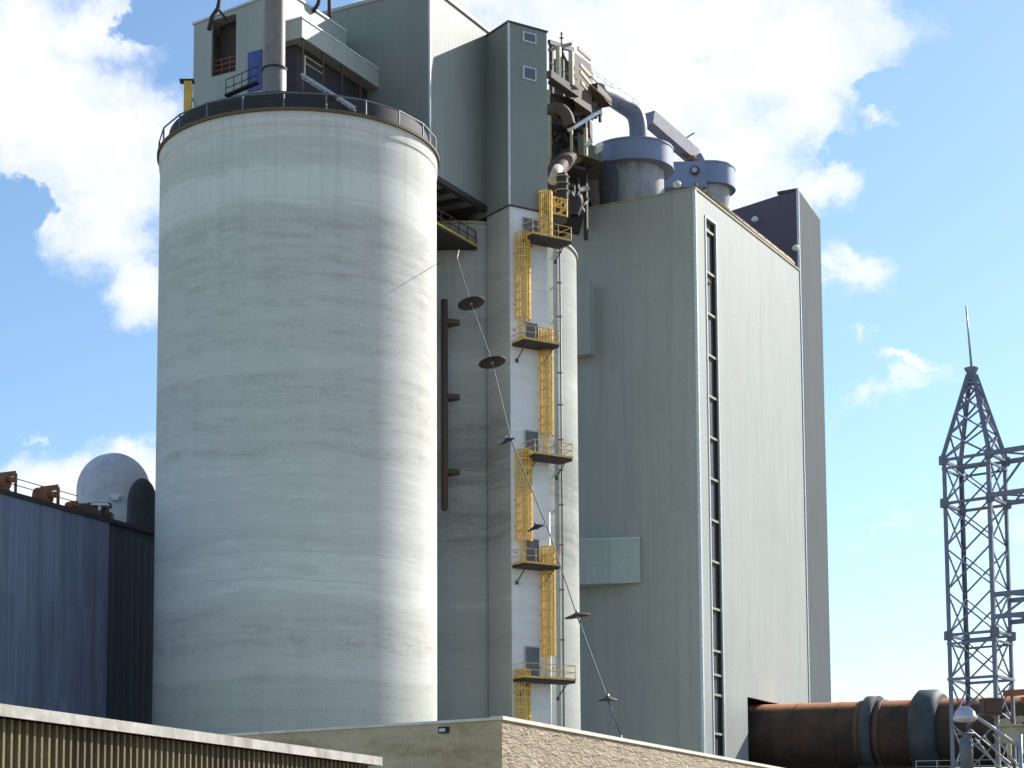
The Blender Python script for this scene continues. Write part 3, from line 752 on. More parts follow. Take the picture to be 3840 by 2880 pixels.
c3,p3,r3,t3_,b3_ = cyclone(597,198,24,157,176,[(2.0,at(597,176,198).z+.2),(1.9,zr+2),(1.6,zr)],
    'brown shaded cyclone drum at left, half hidden by the steel frame', zr, None)
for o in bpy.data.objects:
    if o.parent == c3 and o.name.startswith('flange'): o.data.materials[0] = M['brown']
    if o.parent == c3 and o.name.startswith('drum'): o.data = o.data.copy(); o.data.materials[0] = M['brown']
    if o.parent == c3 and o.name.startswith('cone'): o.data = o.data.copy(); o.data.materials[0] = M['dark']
# scroll inlet box and porthole of the second cyclone
mb = MB(); q = V((p2.x,p2.y,0)); 
mb.prism([(q.x-r2-2.4,q.y-r2*.95),(q.x-.4,q.y-r2*1.03),(q.x-.4,q.y-r2*.3),(q.x-r2-2.4,q.y-r2*.2)], b2_-.6, t2_-.1); mb.build('inlet', M['cyc'], c2)
pa = V((p2.x-1.6,p2.y-r2*1.0,(b2_+t2_)/2)); 
MB().tube([pa, pa+V((-.12,-.35,0))], .48, 20).build('porthole', M['brown'], c2)
MB().tube([pa+V((-.12,-.36,0)), pa+V((-.14,-.42,0))], .3, 20).build('porthole_glass', M['galv'], c2)
MB().tube([(p2.x+1.0,p2.y-1,t2_),(p2.x+1.0,p2.y-1,t2_+.5),(p2.x+1.2,p2.y-1,t2_+.9)],[.5,.3,.05],8).build('lifting_lug', M['cyc'], c2)
# riser ducts
Yd = 197.0
def bez(pts, n=8):
    """smooth polyline through pts"""
    out = []
    for i in range(len(pts)-1):
        p0 = pts[max(i-1,0)]; p1_ = pts[i]; p2_ = pts[i+1]; p3_ = pts[min(i+2,len(pts)-1)]
        for k in range(n):
            t = k/n; out.append(.5*((2*p1_)+(-p0+p2_)*t+(2*p0-5*p1_+4*p2_-p3_)*t*t+(-p0+3*p1_-3*p2_+p3_)*t**3))
    return out+[pts[-1]]
pts = [at(597,92,192),at(609,96,194),at(622,104,196),at(634,113,Yd),at(638,126,Yd),at(638,146,Yd)]
rd = MB().tube(bez(pts,5), 9.3*Yd/F, 24).build('riser_duct', simple('duct_plate',(.20,.21,.28),.5,0,.15,.8,stain=(.14,.10,.09),dark=.6), c1)
mb = MB()
for t in (pts[1],pts[3],pts[4]):
    pass
mb.lathe(pts[-1], [(1.05,t1_),(1.05,t1_+.3)], 24).build('duct_flange', M['galv'], c1)
mb = MB(); a_ = at(649,118,200); b_ = at(694,157,206)
mb.beam(a_, b_, 1.3, 1.5); mb.beam(b_, b_+V((1.0,.2,-1.8)), 1.2,1.3)
dct = empty('slanting_duct', (b_.x,b_.y,b_.z-1.6), 'square duct slanting down from steel frame to the smaller cyclone', 'duct')
mb.build('duct_run', simple('lilac_plate',(.26,.25,.31),.55,stain=(.22,.12,.07),dark=.5), dct)
mb = MB(); mb.beam(at(678,143,204.5), at(694,133,205),.14); mb.beam(at(680,152,204.5), at(697,163,205),.3)
for k_ in range(4): mb.box(at(683+k_*4,150+k_*4,204.6), .6,.4,.5)
mb.build('joint', M['rust'], dct)
mb = MB(); mb.tube([at(690,178,203), at(690,171,203)], .2, 8)
tag(MB().lathe(at(677,184,197), [(.1,at(677,188,197).z),(.38,at(677,186,197).z),(.42,at(677,183,197).z),(.1,at(677,180.5,197).z)], 16).build('roof_lamp', M['white']), 'small white lamp at the foot of the large cyclone', 'lamp')

# ================================================================ STEEL FRAME TOWER (preheater steelwork)
fx = at(552,120,177.0); 
sf = empty('steel_frame', V((fx.x,177,56)), 'dark tangled steel frame with floors, columns and pipes behind the lift tower', 'steelwork')
cm = MB(); bm = MB(); dk = MB(); rl = MB()
def w(u, v, Y): return at(u, v, Y)
def column(mb, u, v0, v1, Y, th): 
    a_ = w(u,(v0+v1)/2,Y); mb.beam((a_.x,Y,w(u,v0,Y).z),(a_.x,Y,w(u,v1,Y).z), th, th)
for u,v0,v1,Y,th in ((558.7,47,84,176,.42),(571.5,52,86,177,.42),(552,42,236,181,.35),(563,44,236,183,.35),(577,80,200,182,.32),(585.5,108,240,184,.34),(600,88,122,184,.25),(571.5,128,152,178,.22),(585.8,128,156,179,.3),(549.5,90,238,178,.3)):
    column(cm if th>.4 or Y<180 and th<.31 else bm, u, v0, v1, Y, th)
pieces(cm, 'column', M['cream'], sf)
# floors, beams
for u0,v0,u1,v1,Y0,Y1,th in ((549,74,577,94,174,178,.5),(549,82,572,96,175,178,.25),(549,50,571,44,177,179,.22),(549,42,573,50,178,182,.3),
        (549,100,600,112,178,184,.5),(549,124,596,116,180,184,.35),(566,118,596,104,180,182,.35),(549,148,590,140,180,184,.35),(549,172,580,160,180,184,.35),(549,196,588,188,180,184,.35),
        (556,42,573,74,180,181,.15),(552,110,572,150,180,181,.2),(572,112,552,150,180,181,.2),(552,152,576,196,180,181,.2),(576,152,552,196,180,181,.2),(590,92,604,102,184,188,.4)):
    bm.beam(w(u0,v0,Y0), w(u1,v1,Y1), th, th*1.4)
bm.build('beam', M['olive'], sf)
# platform decks
def deck(u0, v0, u1, v1, Y, dep, th=.25):
    a_ = w(u0,v0,Y); b_ = w(u1,v1,Y+2); dk.prism([(a_.x,a_.y),(b_.x,b_.y),(b_.x,b_.y+dep),(a_.x,a_.y+dep)], min(a_.z,b_.z)-th, min(a_.z,b_.z))
for z_uv in ((549,92,578,94),(549,120,588,110),(549,160,586,158),(549,205,584,200)): deck(*z_uv, 178, 6)
pieces(dk, 'deck', M['dark'], sf)
for a_,b_ in (((549,70),(577,88)),((549,62),(577,80)),((590,84),(612,104)),((590,76),(612,96))):
    rl.beam(w(*a_,177), w(*b_,178), .08)
rl.build('railing', M['cream'], sf)
# casings and ducting that fill the frame
rnd = random.Random(11)
cas = [(549,58,572,92,186,'brown'),(549,98,584,135,187,'dark'),(549,132,572,176,188,'brown'),(566,140,590,200,189,'dark'),(549,172,574,222,188,'dark'),(572,112,590,134,186,'brown')]
for u0,v0,u1,v1,Y,mm in cas:
    a_ = w(u0,v0,Y); b_ = w(u1,v1,Y+.8)
    MB().prism([(a_.x,a_.y),(b_.x,b_.y),(b_.x+.5,b_.y+2.5),(a_.x+.3,a_.y+3)], b_.z, a_.z).build('casing', M[mm], sf)
for i in range(26):
    u = rnd.uniform(551,588); v = rnd.uniform(96,220); Y = rnd.uniform(179.5,183.5)
    if u > 578 and v < 104: continue
    p = w(u,v,Y); kind_ = rnd.random(); L_ = rnd.uniform(.8,2.6); mb = MB()
    dv = rnd.choice([V((0,0,1)),V((A.x,A.y,rnd.uniform(-.4,.4))),V((B.x,B.y,rnd.uniform(-.2,.2))),V((A.x,A.y,.9))]).normalized()
    if kind_ < .5: mb.beam(p-dv*L_*.5, p+dv*L_*.5, rnd.uniform(.12,.3), rnd.uniform(.12,.3)); nm = 'strut'
    else: mb.tube([p-dv*L_*.5, p, p+dv*L_*.5+V((rnd.uniform(-.4,.4),0,rnd.uniform(-.3,.3)))], rnd.uniform(.12,.4), 12); nm = 'pipe'
    mb.build(nm, M[rnd.choice(['dark','brown','olive','brown','galv' if kind_<.2 else 'brown'])], sf)
# enclosed stair box with light stringers
sb = empty('stair_box', w(582,100,178), 'brown box like stair enclosure with pale slanted flights at the top of the steel frame', 'stair')
a_ = w(573.5,85,178); b_ = w(591,85,181); 
pl = [(a_.x,a_.y),(b_.x,b_.y),(b_.x+.4,b_.y+2.2),(a_.x+.4,a_.y+2.6)]
MB().prism(pl, w(580,100,178).z, w(574,51.5,178).z).build('enclosure', M['brown'], sb)
fl = MB()
for (ua,va,ub,vb) in ((577,53,590,63),(579,69,590,80),(579,76,590,88),(580,87,586,92)):
    fl.beam(w(ua,va,178.6)-V((0,1.1,0)), w(ub,vb,180)-V((0,.8,0)), .16,.35)
pieces(fl, 'flight', M['cream'], sb)
mb = MB().beam(w(590,88,181), w(604,104,184), 1.6,.8); mb.beam(w(601,97,183)-V((0,.6,0)), w(609,104,184)-V((0,.6,0)), .2,.3)
tag(mb.build('conveyor_chute', M['brown']), 'dark chute sloping from the stair enclosure toward the bent duct', 'chute')
# mast
tag(MB().beam(w(561.5,44,178), w(561.5,32,178), .12).beam(w(559.5,38,178), w(563.5,38,178), .1).beam(w(560.5,34,178), w(562.5,34,178), .1).build('mast', M['brown']), 'small mast on top of the steel frame beside the lift tower', 'mast')
# big dark vessels inside the frame
def vessel(u, Y, prof, lab, mat, name='preheater_vessel'):
    c = w(u,150,Y); pr = [(rp*Y/F, w(u,v,Y).z) for rp,v in prof]
    tag(MB().lathe(c, pr, 32).build(name, mat), lab, 'vessel')
vessel(562,185,[(.1,86),(8,88),(12,98),(12,122),(5,140),(4,152)],'dark round vessel with conical bottom high in the steel frame',M['brown'])
vessel(577,188,[(.1,94),(10,97),(12,106),(12,118),(4,136),(4,150)],'dark hopper vessel at the right of the steel frame',M['dark'])
vessel(560,186,[(.1,136),(9,138),(13,146),(13,178),(5,205),(5,235)],'dark cyclone vessel at mid height of the steel frame',M['dark'])
vessel(570,188,[(.1,160),(8,164),(12,175),(12,196),(5,212),(5,214)],'dark conical vessel low in the steel frame',M['brown'])
vessel(562,170,[(.1,172),(5.4,174),(6,178),(6,200),(6,201)],'small dark ringed vessel just above the yellow balcony',M['dark'],'ringed_vessel')
mb = MB()
for v in (177,184,191): 
    c = w(562,v,170); mb.lathe(c, [(.60,c.z-.05),(.68,c.z),(.60,c.z+.05)], 24)
tag(mb.build('vessel_rings', M['cream']), 'thin pale rings round the small vessel above the yellow balcony', 'rings')
# bent pipes, light edges
tag(MB().tube(bez([w(549,110,178),w(558,108,177),w(566,114,177),w(570,126,177)],5), .55, 14).build('bent_pipe', M['brown']), 'dark bent pipe curving through the steel frame', 'pipe')
tag(MB().tube(bez([w(552,190,176),w(556,172,177),w(566,160,179),w(580,152,181)],5), .9, 16).build('bent_pipe', M['brown']), 'dark thick pipe bending up beside the shaded cyclone', 'pipe')
tag(MB().tube([w(553,180,172),w(558,169,174)], .5, 14).build('sloping_pipe', simple('warm_plate',(.5,.42,.36),.6)), 'pale sunlit sloping pipe beside the lift tower', 'pipe')
mb = MB().beam(w(571,129,177), w(597,113,179), 1.0,.3); 
tag(mb.build('canopy_strip', M['white']), 'pale slanted canopy strip crossing the sky gap in the steel frame', 'canopy')
mb = MB().prism([tuple(w(578,140,179))[:2], tuple(w(603,156,181))[:2], (w(603,156,181).x, 186), (w(578,140,179).x,186)], w(590,158,180).z, 0, [w(578,132,179).z, w(603,154,181).z, w(603,154,181).z, w(578,132,179).z])
tag(mb.build('roof_wedge', M['olive']), 'dark wedge shaped roof in the steel frame left of the large cyclone', 'roof')
tag(MB().beam(w(596,150,178), w(602,146,178), 1.6,.3).beam(w(585,146,177.5),w(590,142,177.5),1.0,.25).build('sheet_plate', M['white']), 'two small pale plates beside the steel frame', 'plate')
vessel(604,193.2,[(.1,161),(11,164),(14,170),(14,192),(10,208)],'dark squat vessel on the roof edge in front of the large cyclone',M['dark'])
vessel(590,192.5,[(.1,166),(8,168),(10,174),(10,214)],'dark upright vessel at the left end of the tall building roof',M['brown'])
# dark slope between shaft and tall building
mb = MB(); mb.beam(w(571,192,172), w(584,211,178), .22,.3)
tag(mb.build('sloping_gangway', M['olive']), 'sloping gangway edge between yellow balcony and tall building roof', 'gangway')
vessel(574,174,[(.1,194),(8,196),(9,200),(9,206),(5,214),(5,216)],'dark hopper tucked between the yellow balcony and the tall building',M['dark'])
mb = MB(); 
for i in range(7):
    a_ = w(584+i*9,207-i*2.2,182.5+i*.1); mb.beam(a_, a_+V((0,0,1.1)), .07)
mb.beam(w(584,201,182.5)+V((0,0,.5)), w(640,188,183.5)+V((0,0,.5)), .07); mb.beam(w(584,202,182.5), w(640,189.5,183.5), .07)
# thin long handrail falling along to the duct
mb2 = MB()
for o in (0,3.2): mb2.beam(w(591,68+o,182), w(640,103+o,196), .06)
for i in range(8):
    t = i/7; mb2.beam(w(591+49*t,68+35*t,182+14*t), w(591+49*t,74+35*t,182+14*t), .05)
tag(mb2.build('duct_handrail', M['galv']), 'thin handrail descending above the bent duct against the cloud', 'railing')

# ================================================================ KILN
KD = V((.862,-.5065,0))
ks = MC+A*(ok0+5.6)-NR*5; 
kzt = at(770,704,(MC+A*(ok0+5.6)).y).z; KR = 3.4
sl = -.012
def kp(t, dz=0): return V((ks.x,ks.y,kzt-KR+sl*t+dz)) + KD*t
kr = empty('rotary_kiln', V((kp(30).x,kp(30).y,0)), 'long rust orange rotary kiln tube coming out of the tall building', 'kiln')
def hcyl(mb, t0, t1, r, n=72, cap=True):
    mb.tube([kp(t0),kp(t1)], r, n, cap)
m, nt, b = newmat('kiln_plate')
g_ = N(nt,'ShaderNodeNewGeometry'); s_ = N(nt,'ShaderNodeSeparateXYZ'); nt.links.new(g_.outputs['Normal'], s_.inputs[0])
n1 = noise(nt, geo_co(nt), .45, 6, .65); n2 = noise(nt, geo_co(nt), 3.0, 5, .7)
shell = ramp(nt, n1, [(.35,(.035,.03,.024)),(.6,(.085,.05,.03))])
sunlit_rust = ramp(nt, n2, [(.3,(.50,.19,.07)),(.7,(.62,.27,.12))])  # sunlit top of the rusty shell painted in, chosen by upward normal
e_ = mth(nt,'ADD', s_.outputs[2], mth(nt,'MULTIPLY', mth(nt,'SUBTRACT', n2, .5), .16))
nt.links.new(mixc(nt, ramp(nt, e_, [(.74,0),(.84,1)]), shell, sunlit_rust), b.inputs['Base Color']); b.inputs['Roughness'].default_value = .9
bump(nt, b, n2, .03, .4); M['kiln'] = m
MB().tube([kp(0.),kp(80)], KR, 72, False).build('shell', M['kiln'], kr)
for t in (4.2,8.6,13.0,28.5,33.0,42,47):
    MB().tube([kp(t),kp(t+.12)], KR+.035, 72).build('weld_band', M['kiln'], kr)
for t,ln,rr in ((15.7,1.1,.5),(36.5,1.3,.6),(58,1.4,.6)):
    mb = MB(); hcyl(mb, t, t+ln, KR+rr); mb.build('riding_ring', simple('ring_steel',(.065,.075,.08),.75,0,.3,.8), kr)
    mb = MB(); hcyl(mb, t-.7, t, KR+.1); hcyl(mb, t+ln, t+ln+.7, KR+.1); mb.build('ring_pad', M['brown'], kr)
mb = MB(); mb.tube([kp(20.6),kp(21.0),kp(22.6),kp(23.2)], [KR+.5,KR+.95,KR+.95,KR+.45], 40)
mb.build('gear_guard', simple('guard_teal',(.055,.07,.08),.7,0,.3,.6), kr)
for i,t in enumerate((16.2,37.2,58.6)):
    c = kp(t); r = empty('kiln_pier', V((c.x,c.y,0)), ['concrete pier under the first riding ring of the kiln','concrete pier under the second riding ring, behind the lattice mast','concrete pier under the last riding ring of the kiln'][i], 'pier', 'piers carrying the kiln')
    MB().ab(c-NR*1.6-A*4, 8, 3.2, 0, c.z-KR-1.3, A, NR).build('pier_block', M['silo_b'], r)
    mb = MB()
    for s in (-1,1): 
        q = c+A*s*2.3-V((0,0,KR+.55)); mb.tube([q-KD*1.0, q+KD*1.0], .85, 24)
    pieces(mb, 'support_roller', M['dark'], r)
# kiln platform, extended below view to block light bounced off the ground
mb = MB(); c = kp(31); mb.ab(kp(1)-A*12, 22, 60, 2, c.z-KR-1.4, A, NR)
dh = tag(mb.build('bounce_block_platform', M['dark']), 'dark kiln platform, extended unseen under the kiln to block light from the ground', 'platform')
mb = MB()
for i in range(14):
    q = kp(22+i*2)+A*-6-V((0,0,KR+.7)); mb.beam(q, q+V((0,0,1.1)), .07)
for h in (.55,1.1): mb.beam(kp(22)+A*-6-V((0,0,KR+.7-h)), kp(48)+A*-6-V((0,0,KR+.7-h)), .06)
tag(mb.build('platform_railing', M['galv']), 'grey handrail along the dark kiln platform', 'railing')

# ================================================================ LATTICE MAST (substation gantry)
L3 = at(989.5,453,65.0); H = L3.z; L3 = V((L3.x,L3.y,0))
e1 = V((-1.30,1.18,0)); e2 = V((1.02,1.42,0)); 
LG = [L3, L3+e1, L3+e1+e2, L3+e2]
cen = L3+(e1+e2)/2
pm = empty('lattice_mast', cen, 'tall lattice steel mast with tapering peak and spike at the right edge', 'mast')
zz = V((0,0,1))
for p in LG:
    mb = MB(); d = (cen-p).normalized()
    # angle-section leg
    x = (cen-p); 
    for e in ((e1.normalized() if (p-L3).dot(e1)<.5 else -e1.normalized()), (e2.normalized() if (p-L3).dot(e2)<.9 and p in (LG[0],LG[1]) else -e2.normalized())):
        mb.beam(p+e*.08, p+e*.08+zz*H, .17 if abs(e.x)>0 else .17, .035) if False else mb.prism([tuple(p)[:2], tuple(p+e*.13)[:2], tuple(p+e*.13+d*.03)[:2], tuple(p+d*.03)[:2]], 0, H)
    mb.build('leg', M['tower_steel'], pm)
apz = at(980,374,66.2).z; ap = cen+zz*apz
tops = [cen+(p-cen)*.12+zz*apz for p in LG]
for p,q in zip(LG,tops):
    mb = MB(); mb.beam(p+zz*H, q, .12, .12); mb.build('peak_leg', M['tower_steel'], pm)
mb = MB(); pitch = 1.52; nz = int(H/pitch)
for i in range(4):
    a_ = LG[i]; b_ = LG[(i+1)%4]; inn = (cen-(a_+b_)/2).normalized()*.05
    z = H
    for k in range(nz):
        z1 = z-pitch
        mb.beam(a_+zz*z+inn, b_+zz*z1+inn, .05,.05); mb.beam(b_+zz*z+inn*1.9, a_+zz*z1+inn*1.9, .05,.05)
        if k in (0,1,4,5,8): mb.beam(a_+zz*z+inn*.3, b_+zz*z+inn*.3, .11,.09)
        if k in (0,4): mb.beam(a_+zz*(z-.3)+inn*.3, b_+zz*(z-.3)+inn*.3, .07,.07)
        z = z1
mb.build('bracing', M['tower_steel'], pm)
mb = MB()
for i in range(4):
    a_,b_ = LG[i]+zz*H, LG[(i+1)%4]+zz*H; c_,d_ = tops[i],tops[(i+1)%4]
    ts = [0,.3,.55,.75,.9,1]
    for k in range(5):
        s,t = ts[k],ts[k+1]
        mb.beam(a_.lerp(c_,s), b_.lerp(d_,t), .06,.05); mb.beam(b_.lerp(d_,s), a_.lerp(c_,t), .06,.05)
    for s in (.9,): mb.beam(a_.lerp(c_,s), b_.lerp(d_,s), .08)
mb.build('peak_bracing', M['tower_steel'], pm)
MB().tube([ap-zz*.25, ap+zz*.05, ap+zz*.22, ap+zz*.24],[.15,.16,.25,.25],12).build('cap', M['tower_steel'], pm)
MB().tube([ap+zz*.3, V((ap.x-.12,ap.y,at(968,303,66).z))], [.045,.03], 8).build('spike', M['galv'], pm)
mb = MB()
for p in LG:
    for z in (H,H-1.5,H-6.1): 
        mb.box(p+zz*z+(cen-p)*.04, .24,.24,.3)
pieces(mb, 'gusset', M['tower_steel'], pm)
# gantry beams going off to the right
gd = (-e1).normalized()
def gantry(z, dep, lab, mat, L=14):
    r = empty('gantry_beam', L3+zz*(z-dep), lab, 'beam', 'gantry beams fixed to the lattice mast')
    mb = MB(); o2 = e2
    s0_ = V((0,0,0)); 
    for base in (L3, L3+o2):
        for dz in (0,-dep): mb.beam(base+zz*(z+dz)+gd*.0, base+zz*(z+dz)+gd*L, .17,.15)
    mb.build('chord', mat, r)
    mb = MB(); n = int(L/1.25)
    for i in range(n):
        a0 = gd*(.25+i*(L-.25)/n); a1 = gd*(.25+(i+1)*(L-.25)/n)
        for base in (L3, L3+o2):
            p,q = (0,-dep) if i%2 else (-dep,0)
            mb.beam(base+a0+zz*(z+p), base+a1+zz*(z+q), .08,.06)
        mb.beam(L3+a0+zz*z, L3+o2+a1+zz*z, .06,.06); mb.beam(L3+a0+zz*(z-dep), L3+o2+a1+zz*(z-dep), .06,.06)
    mb.build('lacing', mat, r)
gantry(H, 1.45, 'top double chord gantry beam leaving the lattice mast to the right', M['tower_steel'])
gantry(H-4.85, .75, 'middle gantry beam leaving the lattice mast to the right', M['tower_steel'])
p = at(992,694,65.0)
rbm = MB().beam(L3+zz*p.z+gd*.25, L3+zz*p.z+gd*14, .22,.2).beam(L3+e2+zz*(p.z-.1)+gd*.25, L3+e2+zz*(p.z-.1)+gd*14, .2,.2)
tag(rbm.build('rusty_beam', M['rust']), 'rusty red horizontal beam low on the right side of lattice mast', 'beam')
q = at(991,707,64.6); tag(MB().box(q,.62,.5,.55).box(q-V((0,.3,0)),.5,.12,.42).build('junction_box', M['brown']), 'brown junction box on the lower part of the lattice mast', 'box')
# flood lamp with silver shade
lp = at(965,715,62.5)
fr_ = empty('yard_lamp', V((lp.x+1.9,lp.y+.5,0)), 'silver domed yard lamp hanging from a sloping pipe arm in front of the lattice mast', 'lamp')
r0 = .36
MB().lathe(lp, [(.05,lp.z+.28),(.16,lp.z+.26),(.3,lp.z+.12),(.37,lp.z-.06),(.39,lp.z-.12),(.3,lp.z-.2),(.1,lp.z-.24)], 28).build('lamp_shade', simple('spun_metal',(.62,.60,.62),.35,.5), fr_)
MB().tube([lp+V((.3,.1,.02)), lp+V((1.2,.3,-.55)), lp+V((1.9,.5,-1.05))], .055, 10).tube([lp+V((1.9,.5,-.6)),(lp.x+1.9,lp.y+.5,0)], .08, 12).build('arm', M['galv'], fr_)
mb = MB()
for k_ in range(3):
    a_ = at(975+k_*9,738-k_*2,64); b_ = at(999+k_*9,768-k_*2,63.5); mb.tube([a_,b_,b_+(b_-a_)], .035, 6)
tag(mb.build('guy_wires', M['cream']), 'pale slanting stay rods at the foot of the lattice mast', 'cables')
q = at(1016,735,64.0); bxr = MB().box(q,.9,.6,.5).box(q+V((0,0,.3)),1.1,.8,.08); tag(bxr.build('switch_box', M['cream']), 'small cream switch box at the right picture edge', 'box')
q = at(966,742,66); mb = MB().tube([(q.x,q.y,q.z-1.0),(q.x,q.y,q.z+.1),(q.x,q.y,q.z+.2)],[.22,.22,.1],16).tube([(q.x-.3,q.y,q.z+.28),(q.x+.3,q.y,q.z+.28)],.05,8)
tag(mb.build('transformer_can', M['rail']), 'grey can shaped transformer below the yard lamp', 'transformer')
mb = MB()
for u_,v0_,v1_ in ((1008,712,768),(1019,716,768)):
    a_ = at(u_,v0_,70); b_ = at(u_,v1_,70); mb.beam((a_.x,70,a_.z),(a_.x,70,0), .14)
mb.beam(at(1000,722,70), at(1030,718,70), .2)
tag(mb.build('post_frame', M['cream']), 'pale sunlit post frame behind the foot of the lattice mast', 'frame')

# ================================================================ CABLE WITH DISCS
nodes = [(457,259,112),(471,303,111),(492,362,109),(511,440,106),(548,529,103),(577.5,617,100),(608,700,97),(621,735,96)]
cpts = [at(*n_) for n_ in nodes]
cb = empty('disc_line', (cpts[-1].x,cpts[-1].y,cpts[-1].z), 'thin hanging line strung with dark discs crossing in front of the silos', 'line')
MB().tube(cpts, .035, 8).build('line', simple('cable_grey',(.15,.17,.17),.6), cb)
# the line's ends: it runs on to its anchor on the silo walkway and to a ground post
mb = MB(); mb.tube([cpts[0], at(459,250,154)], .03, 8); mb.tube([cpts[-1], V((cpts[-1].x+.6,cpts[-1].y-1,0))], .05, 8); mb.build('line_end', M['galv'], cb)
tilts = [((-.20,.20,1),14),((-.18,.17,1),14),((-.42,-.17,.9),9.5),((-.36,-.17,.92),10),((-.15,-.02,1),13),((-.05,-.08,1),10)]
ctrs = [at(*n_) for n_ in ((471,303,111),(492,362,109),(508,441,106),(537,527.5,103),(577.5,616,100),(608,700,97))]
for (nrm,rp),n_,c_ in zip(tilts, nodes[1:7], ctrs):
    nrm = V(nrm).normalized(); rr = rp*n_[2]/F
    mb = MB(); x = nrm.cross(V((0,1,0))).normalized(); y = nrm.cross(x); n = 28
    ring = lambda r,h: [c_+nrm*h+(x*math.cos(2*math.pi*j/n)+y*math.sin(2*math.pi*j/n))*r for j in range(n)]
    rs_ = [ring(.05,.22),ring(rr*.35,.12),ring(rr,0),ring(rr,-.05),ring(rr*.3,-.02),ring(.05,-.02)]
    vs = [p for r in rs_ for p in r]; fs = [[i*n+j,i*n+(j+1)%n,(i+1)*n+(j+1)%n,(i+1)*n+j] for i in range(5) for j in range(n)]
    mb.add(vs, fs, True); mb.build('disc', M['dark'] if n_[0]<560 else M['brown'], cb); MB().tube([c_-nrm*.12, c_+nrm*.3],.075,10).build('clamp', M['galv'], cb)

# ================================================================ STONE WALLED BUILDING (foreground)
RD = V((943,1962,0)).normalized(); LD = V((-2463,1962,0)).normalized()
FC = at(502,716,60); fz = FC.z; FC = V((FC.x,60,0))
m, nt, b = newmat('plaster')
n1 = noise(nt, geo_co(nt,0,(.5,.5,1.3)), .9, 6, .65); n2 = noise(nt, geo_co(nt), 9, 5, .7)
cc = ramp(nt, mth(nt,'ADD', mth(nt,'MULTIPLY',n1,.75), mth(nt,'MULTIPLY',n2,.25)), [(.36,(.42,.31,.16)),(.5,(.62,.48,.28)),(.66,(.72,.58,.37))])
nt.links.new(cc, b.inputs['Base Color']); b.inputs['Roughness'].default_value = .95; bump(nt, b, n2, .02, .5); M['plaster'] = m
m, nt, b = newmat('rough_block')
co = geo_co(nt, -math.atan2(RD.y,RD.x), (1.9,1.9,8))
n1 = noise(nt, co, .95, 4, .55, .9); n2 = noise(nt, geo_co(nt), 7, 5, .7); n3 = noise(nt, geo_co(nt), .5, 4, .6)
cc = ramp(nt, mth(nt,'ADD', mth(nt,'MULTIPLY',n1,.5), mth(nt,'MULTIPLY',n3,.5)), [(.33,(.36,.27,.19)),(.5,(.50,.40,.28)),(.68,(.58,.48,.35))])
nt.links.new(cc, b.inputs['Base Color']); b.inputs['Roughness'].default_value = .95
bump(nt, b, mth(nt,'ADD', n1, mth(nt,'MULTIPLY',n2,.12)), .32, .8); M['rough'] = m
fb = empty('stone_building', FC, 'low beige flat roofed building with rough rippled right wall and smooth left wall', 'building')
rl_ = par(830,770,FC,RD)+14; ll_ = 16.0
MB().prism([tuple(x)[:2] for x in (FC, FC+RD*rl_, FC+RD*rl_+LD*.4, FC+LD*.4)], 0, fz-.12).build('rough_wall', M['rough'], fb)
MB().prism([tuple(x)[:2] for x in (FC+LD*.403, FC+LD*ll_, FC+LD*ll_+RD*.4, FC+LD*.403+RD*.4)], 0, fz-.12).prism([tuple(x)[:2] for x in (FC-RD*.004, FC-RD*.004+LD*.41, FC+LD*.41+RD*.0,FC)], 0, fz-.12).build('plain_wall', M['plaster'], fb)
MB().prism([tuple(x)[:2] for x in (FC+LD*.5+RD*.5, FC+RD*(rl_)+LD*.5, FC+RD*rl_+LD*ll_, FC+LD*ll_+RD*.5)], fz-.9, fz-.7).build('roof', M['interior'], fb)
MB().prism([tuple(x)[:2] for x in (FC-RD*.07-LD*.07, FC+RD*rl_-LD*.07, FC+RD*rl_+LD*.4, FC-RD*.07+LD*.4)], fz-.117, fz).prism([tuple(x)[:2] for x in (FC+LD*.403-RD*.05, FC+LD*ll_-RD*.05, FC+LD*ll_+RD*.3, FC+LD*.403+RD*.3)], fz-.117, fz-.03).build('coping', M['warm_coping'], fb)
# wall lamp with soot stain
q = hit(445,730,FC,LD)-V((0,0,0)); o_ = V((-RD.x,-RD.y,0))
wl = empty('wall_lamp', q, 'small square wall lamp high on the smooth beige wall', 'lamp')
def orient(mb, c, a, n_, la, ln, h): 
    mb.prism([tuple(x)[:2] for x in (c-a*la/2, c+a*la/2, c+a*la/2+n_*ln, c-a*la/2+n_*ln)], c.z-h/2, c.z+h/2)
mb = MB(); nn = V((LD.y,-LD.x,0)); nn = -nn if nn.y>0 else nn
orient(mb, q+nn*.0, LD, nn, .34, .14, .2); mb.build('housing', M['dark'], wl)
mb = MB(); orient(mb, q+nn*.143+V((0,0,-.01)), LD, nn, .24, .02, .1); mb.build('lens', M['white'], wl)

# ================================================================ CORRUGATED SHED
SD = V((801,1962,0)).normalized(); SN = V((SD.y,-SD.x,0))
s0p = at(0,704,30); sz = s0p.z; SP = V((s0p.x,30,0)); SL = par(379,753,SP,SD)
sh = empty('corrugated_shed', SP, 'low shed at lower left with cream corrugated wall in its own eave shadow', 'shed')
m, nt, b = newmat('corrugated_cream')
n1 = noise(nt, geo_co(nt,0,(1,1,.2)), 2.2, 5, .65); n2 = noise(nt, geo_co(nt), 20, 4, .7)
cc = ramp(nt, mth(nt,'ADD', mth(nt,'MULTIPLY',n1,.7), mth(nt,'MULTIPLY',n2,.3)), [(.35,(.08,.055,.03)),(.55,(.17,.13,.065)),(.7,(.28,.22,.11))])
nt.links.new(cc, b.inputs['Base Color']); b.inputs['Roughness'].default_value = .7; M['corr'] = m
mb = MB(); t = -8.0; W0 = SP-SN*.2; prev = []
prof = [(0,0),(.085,0.0),(.10,.085),(.16,.085),(.175,0)]
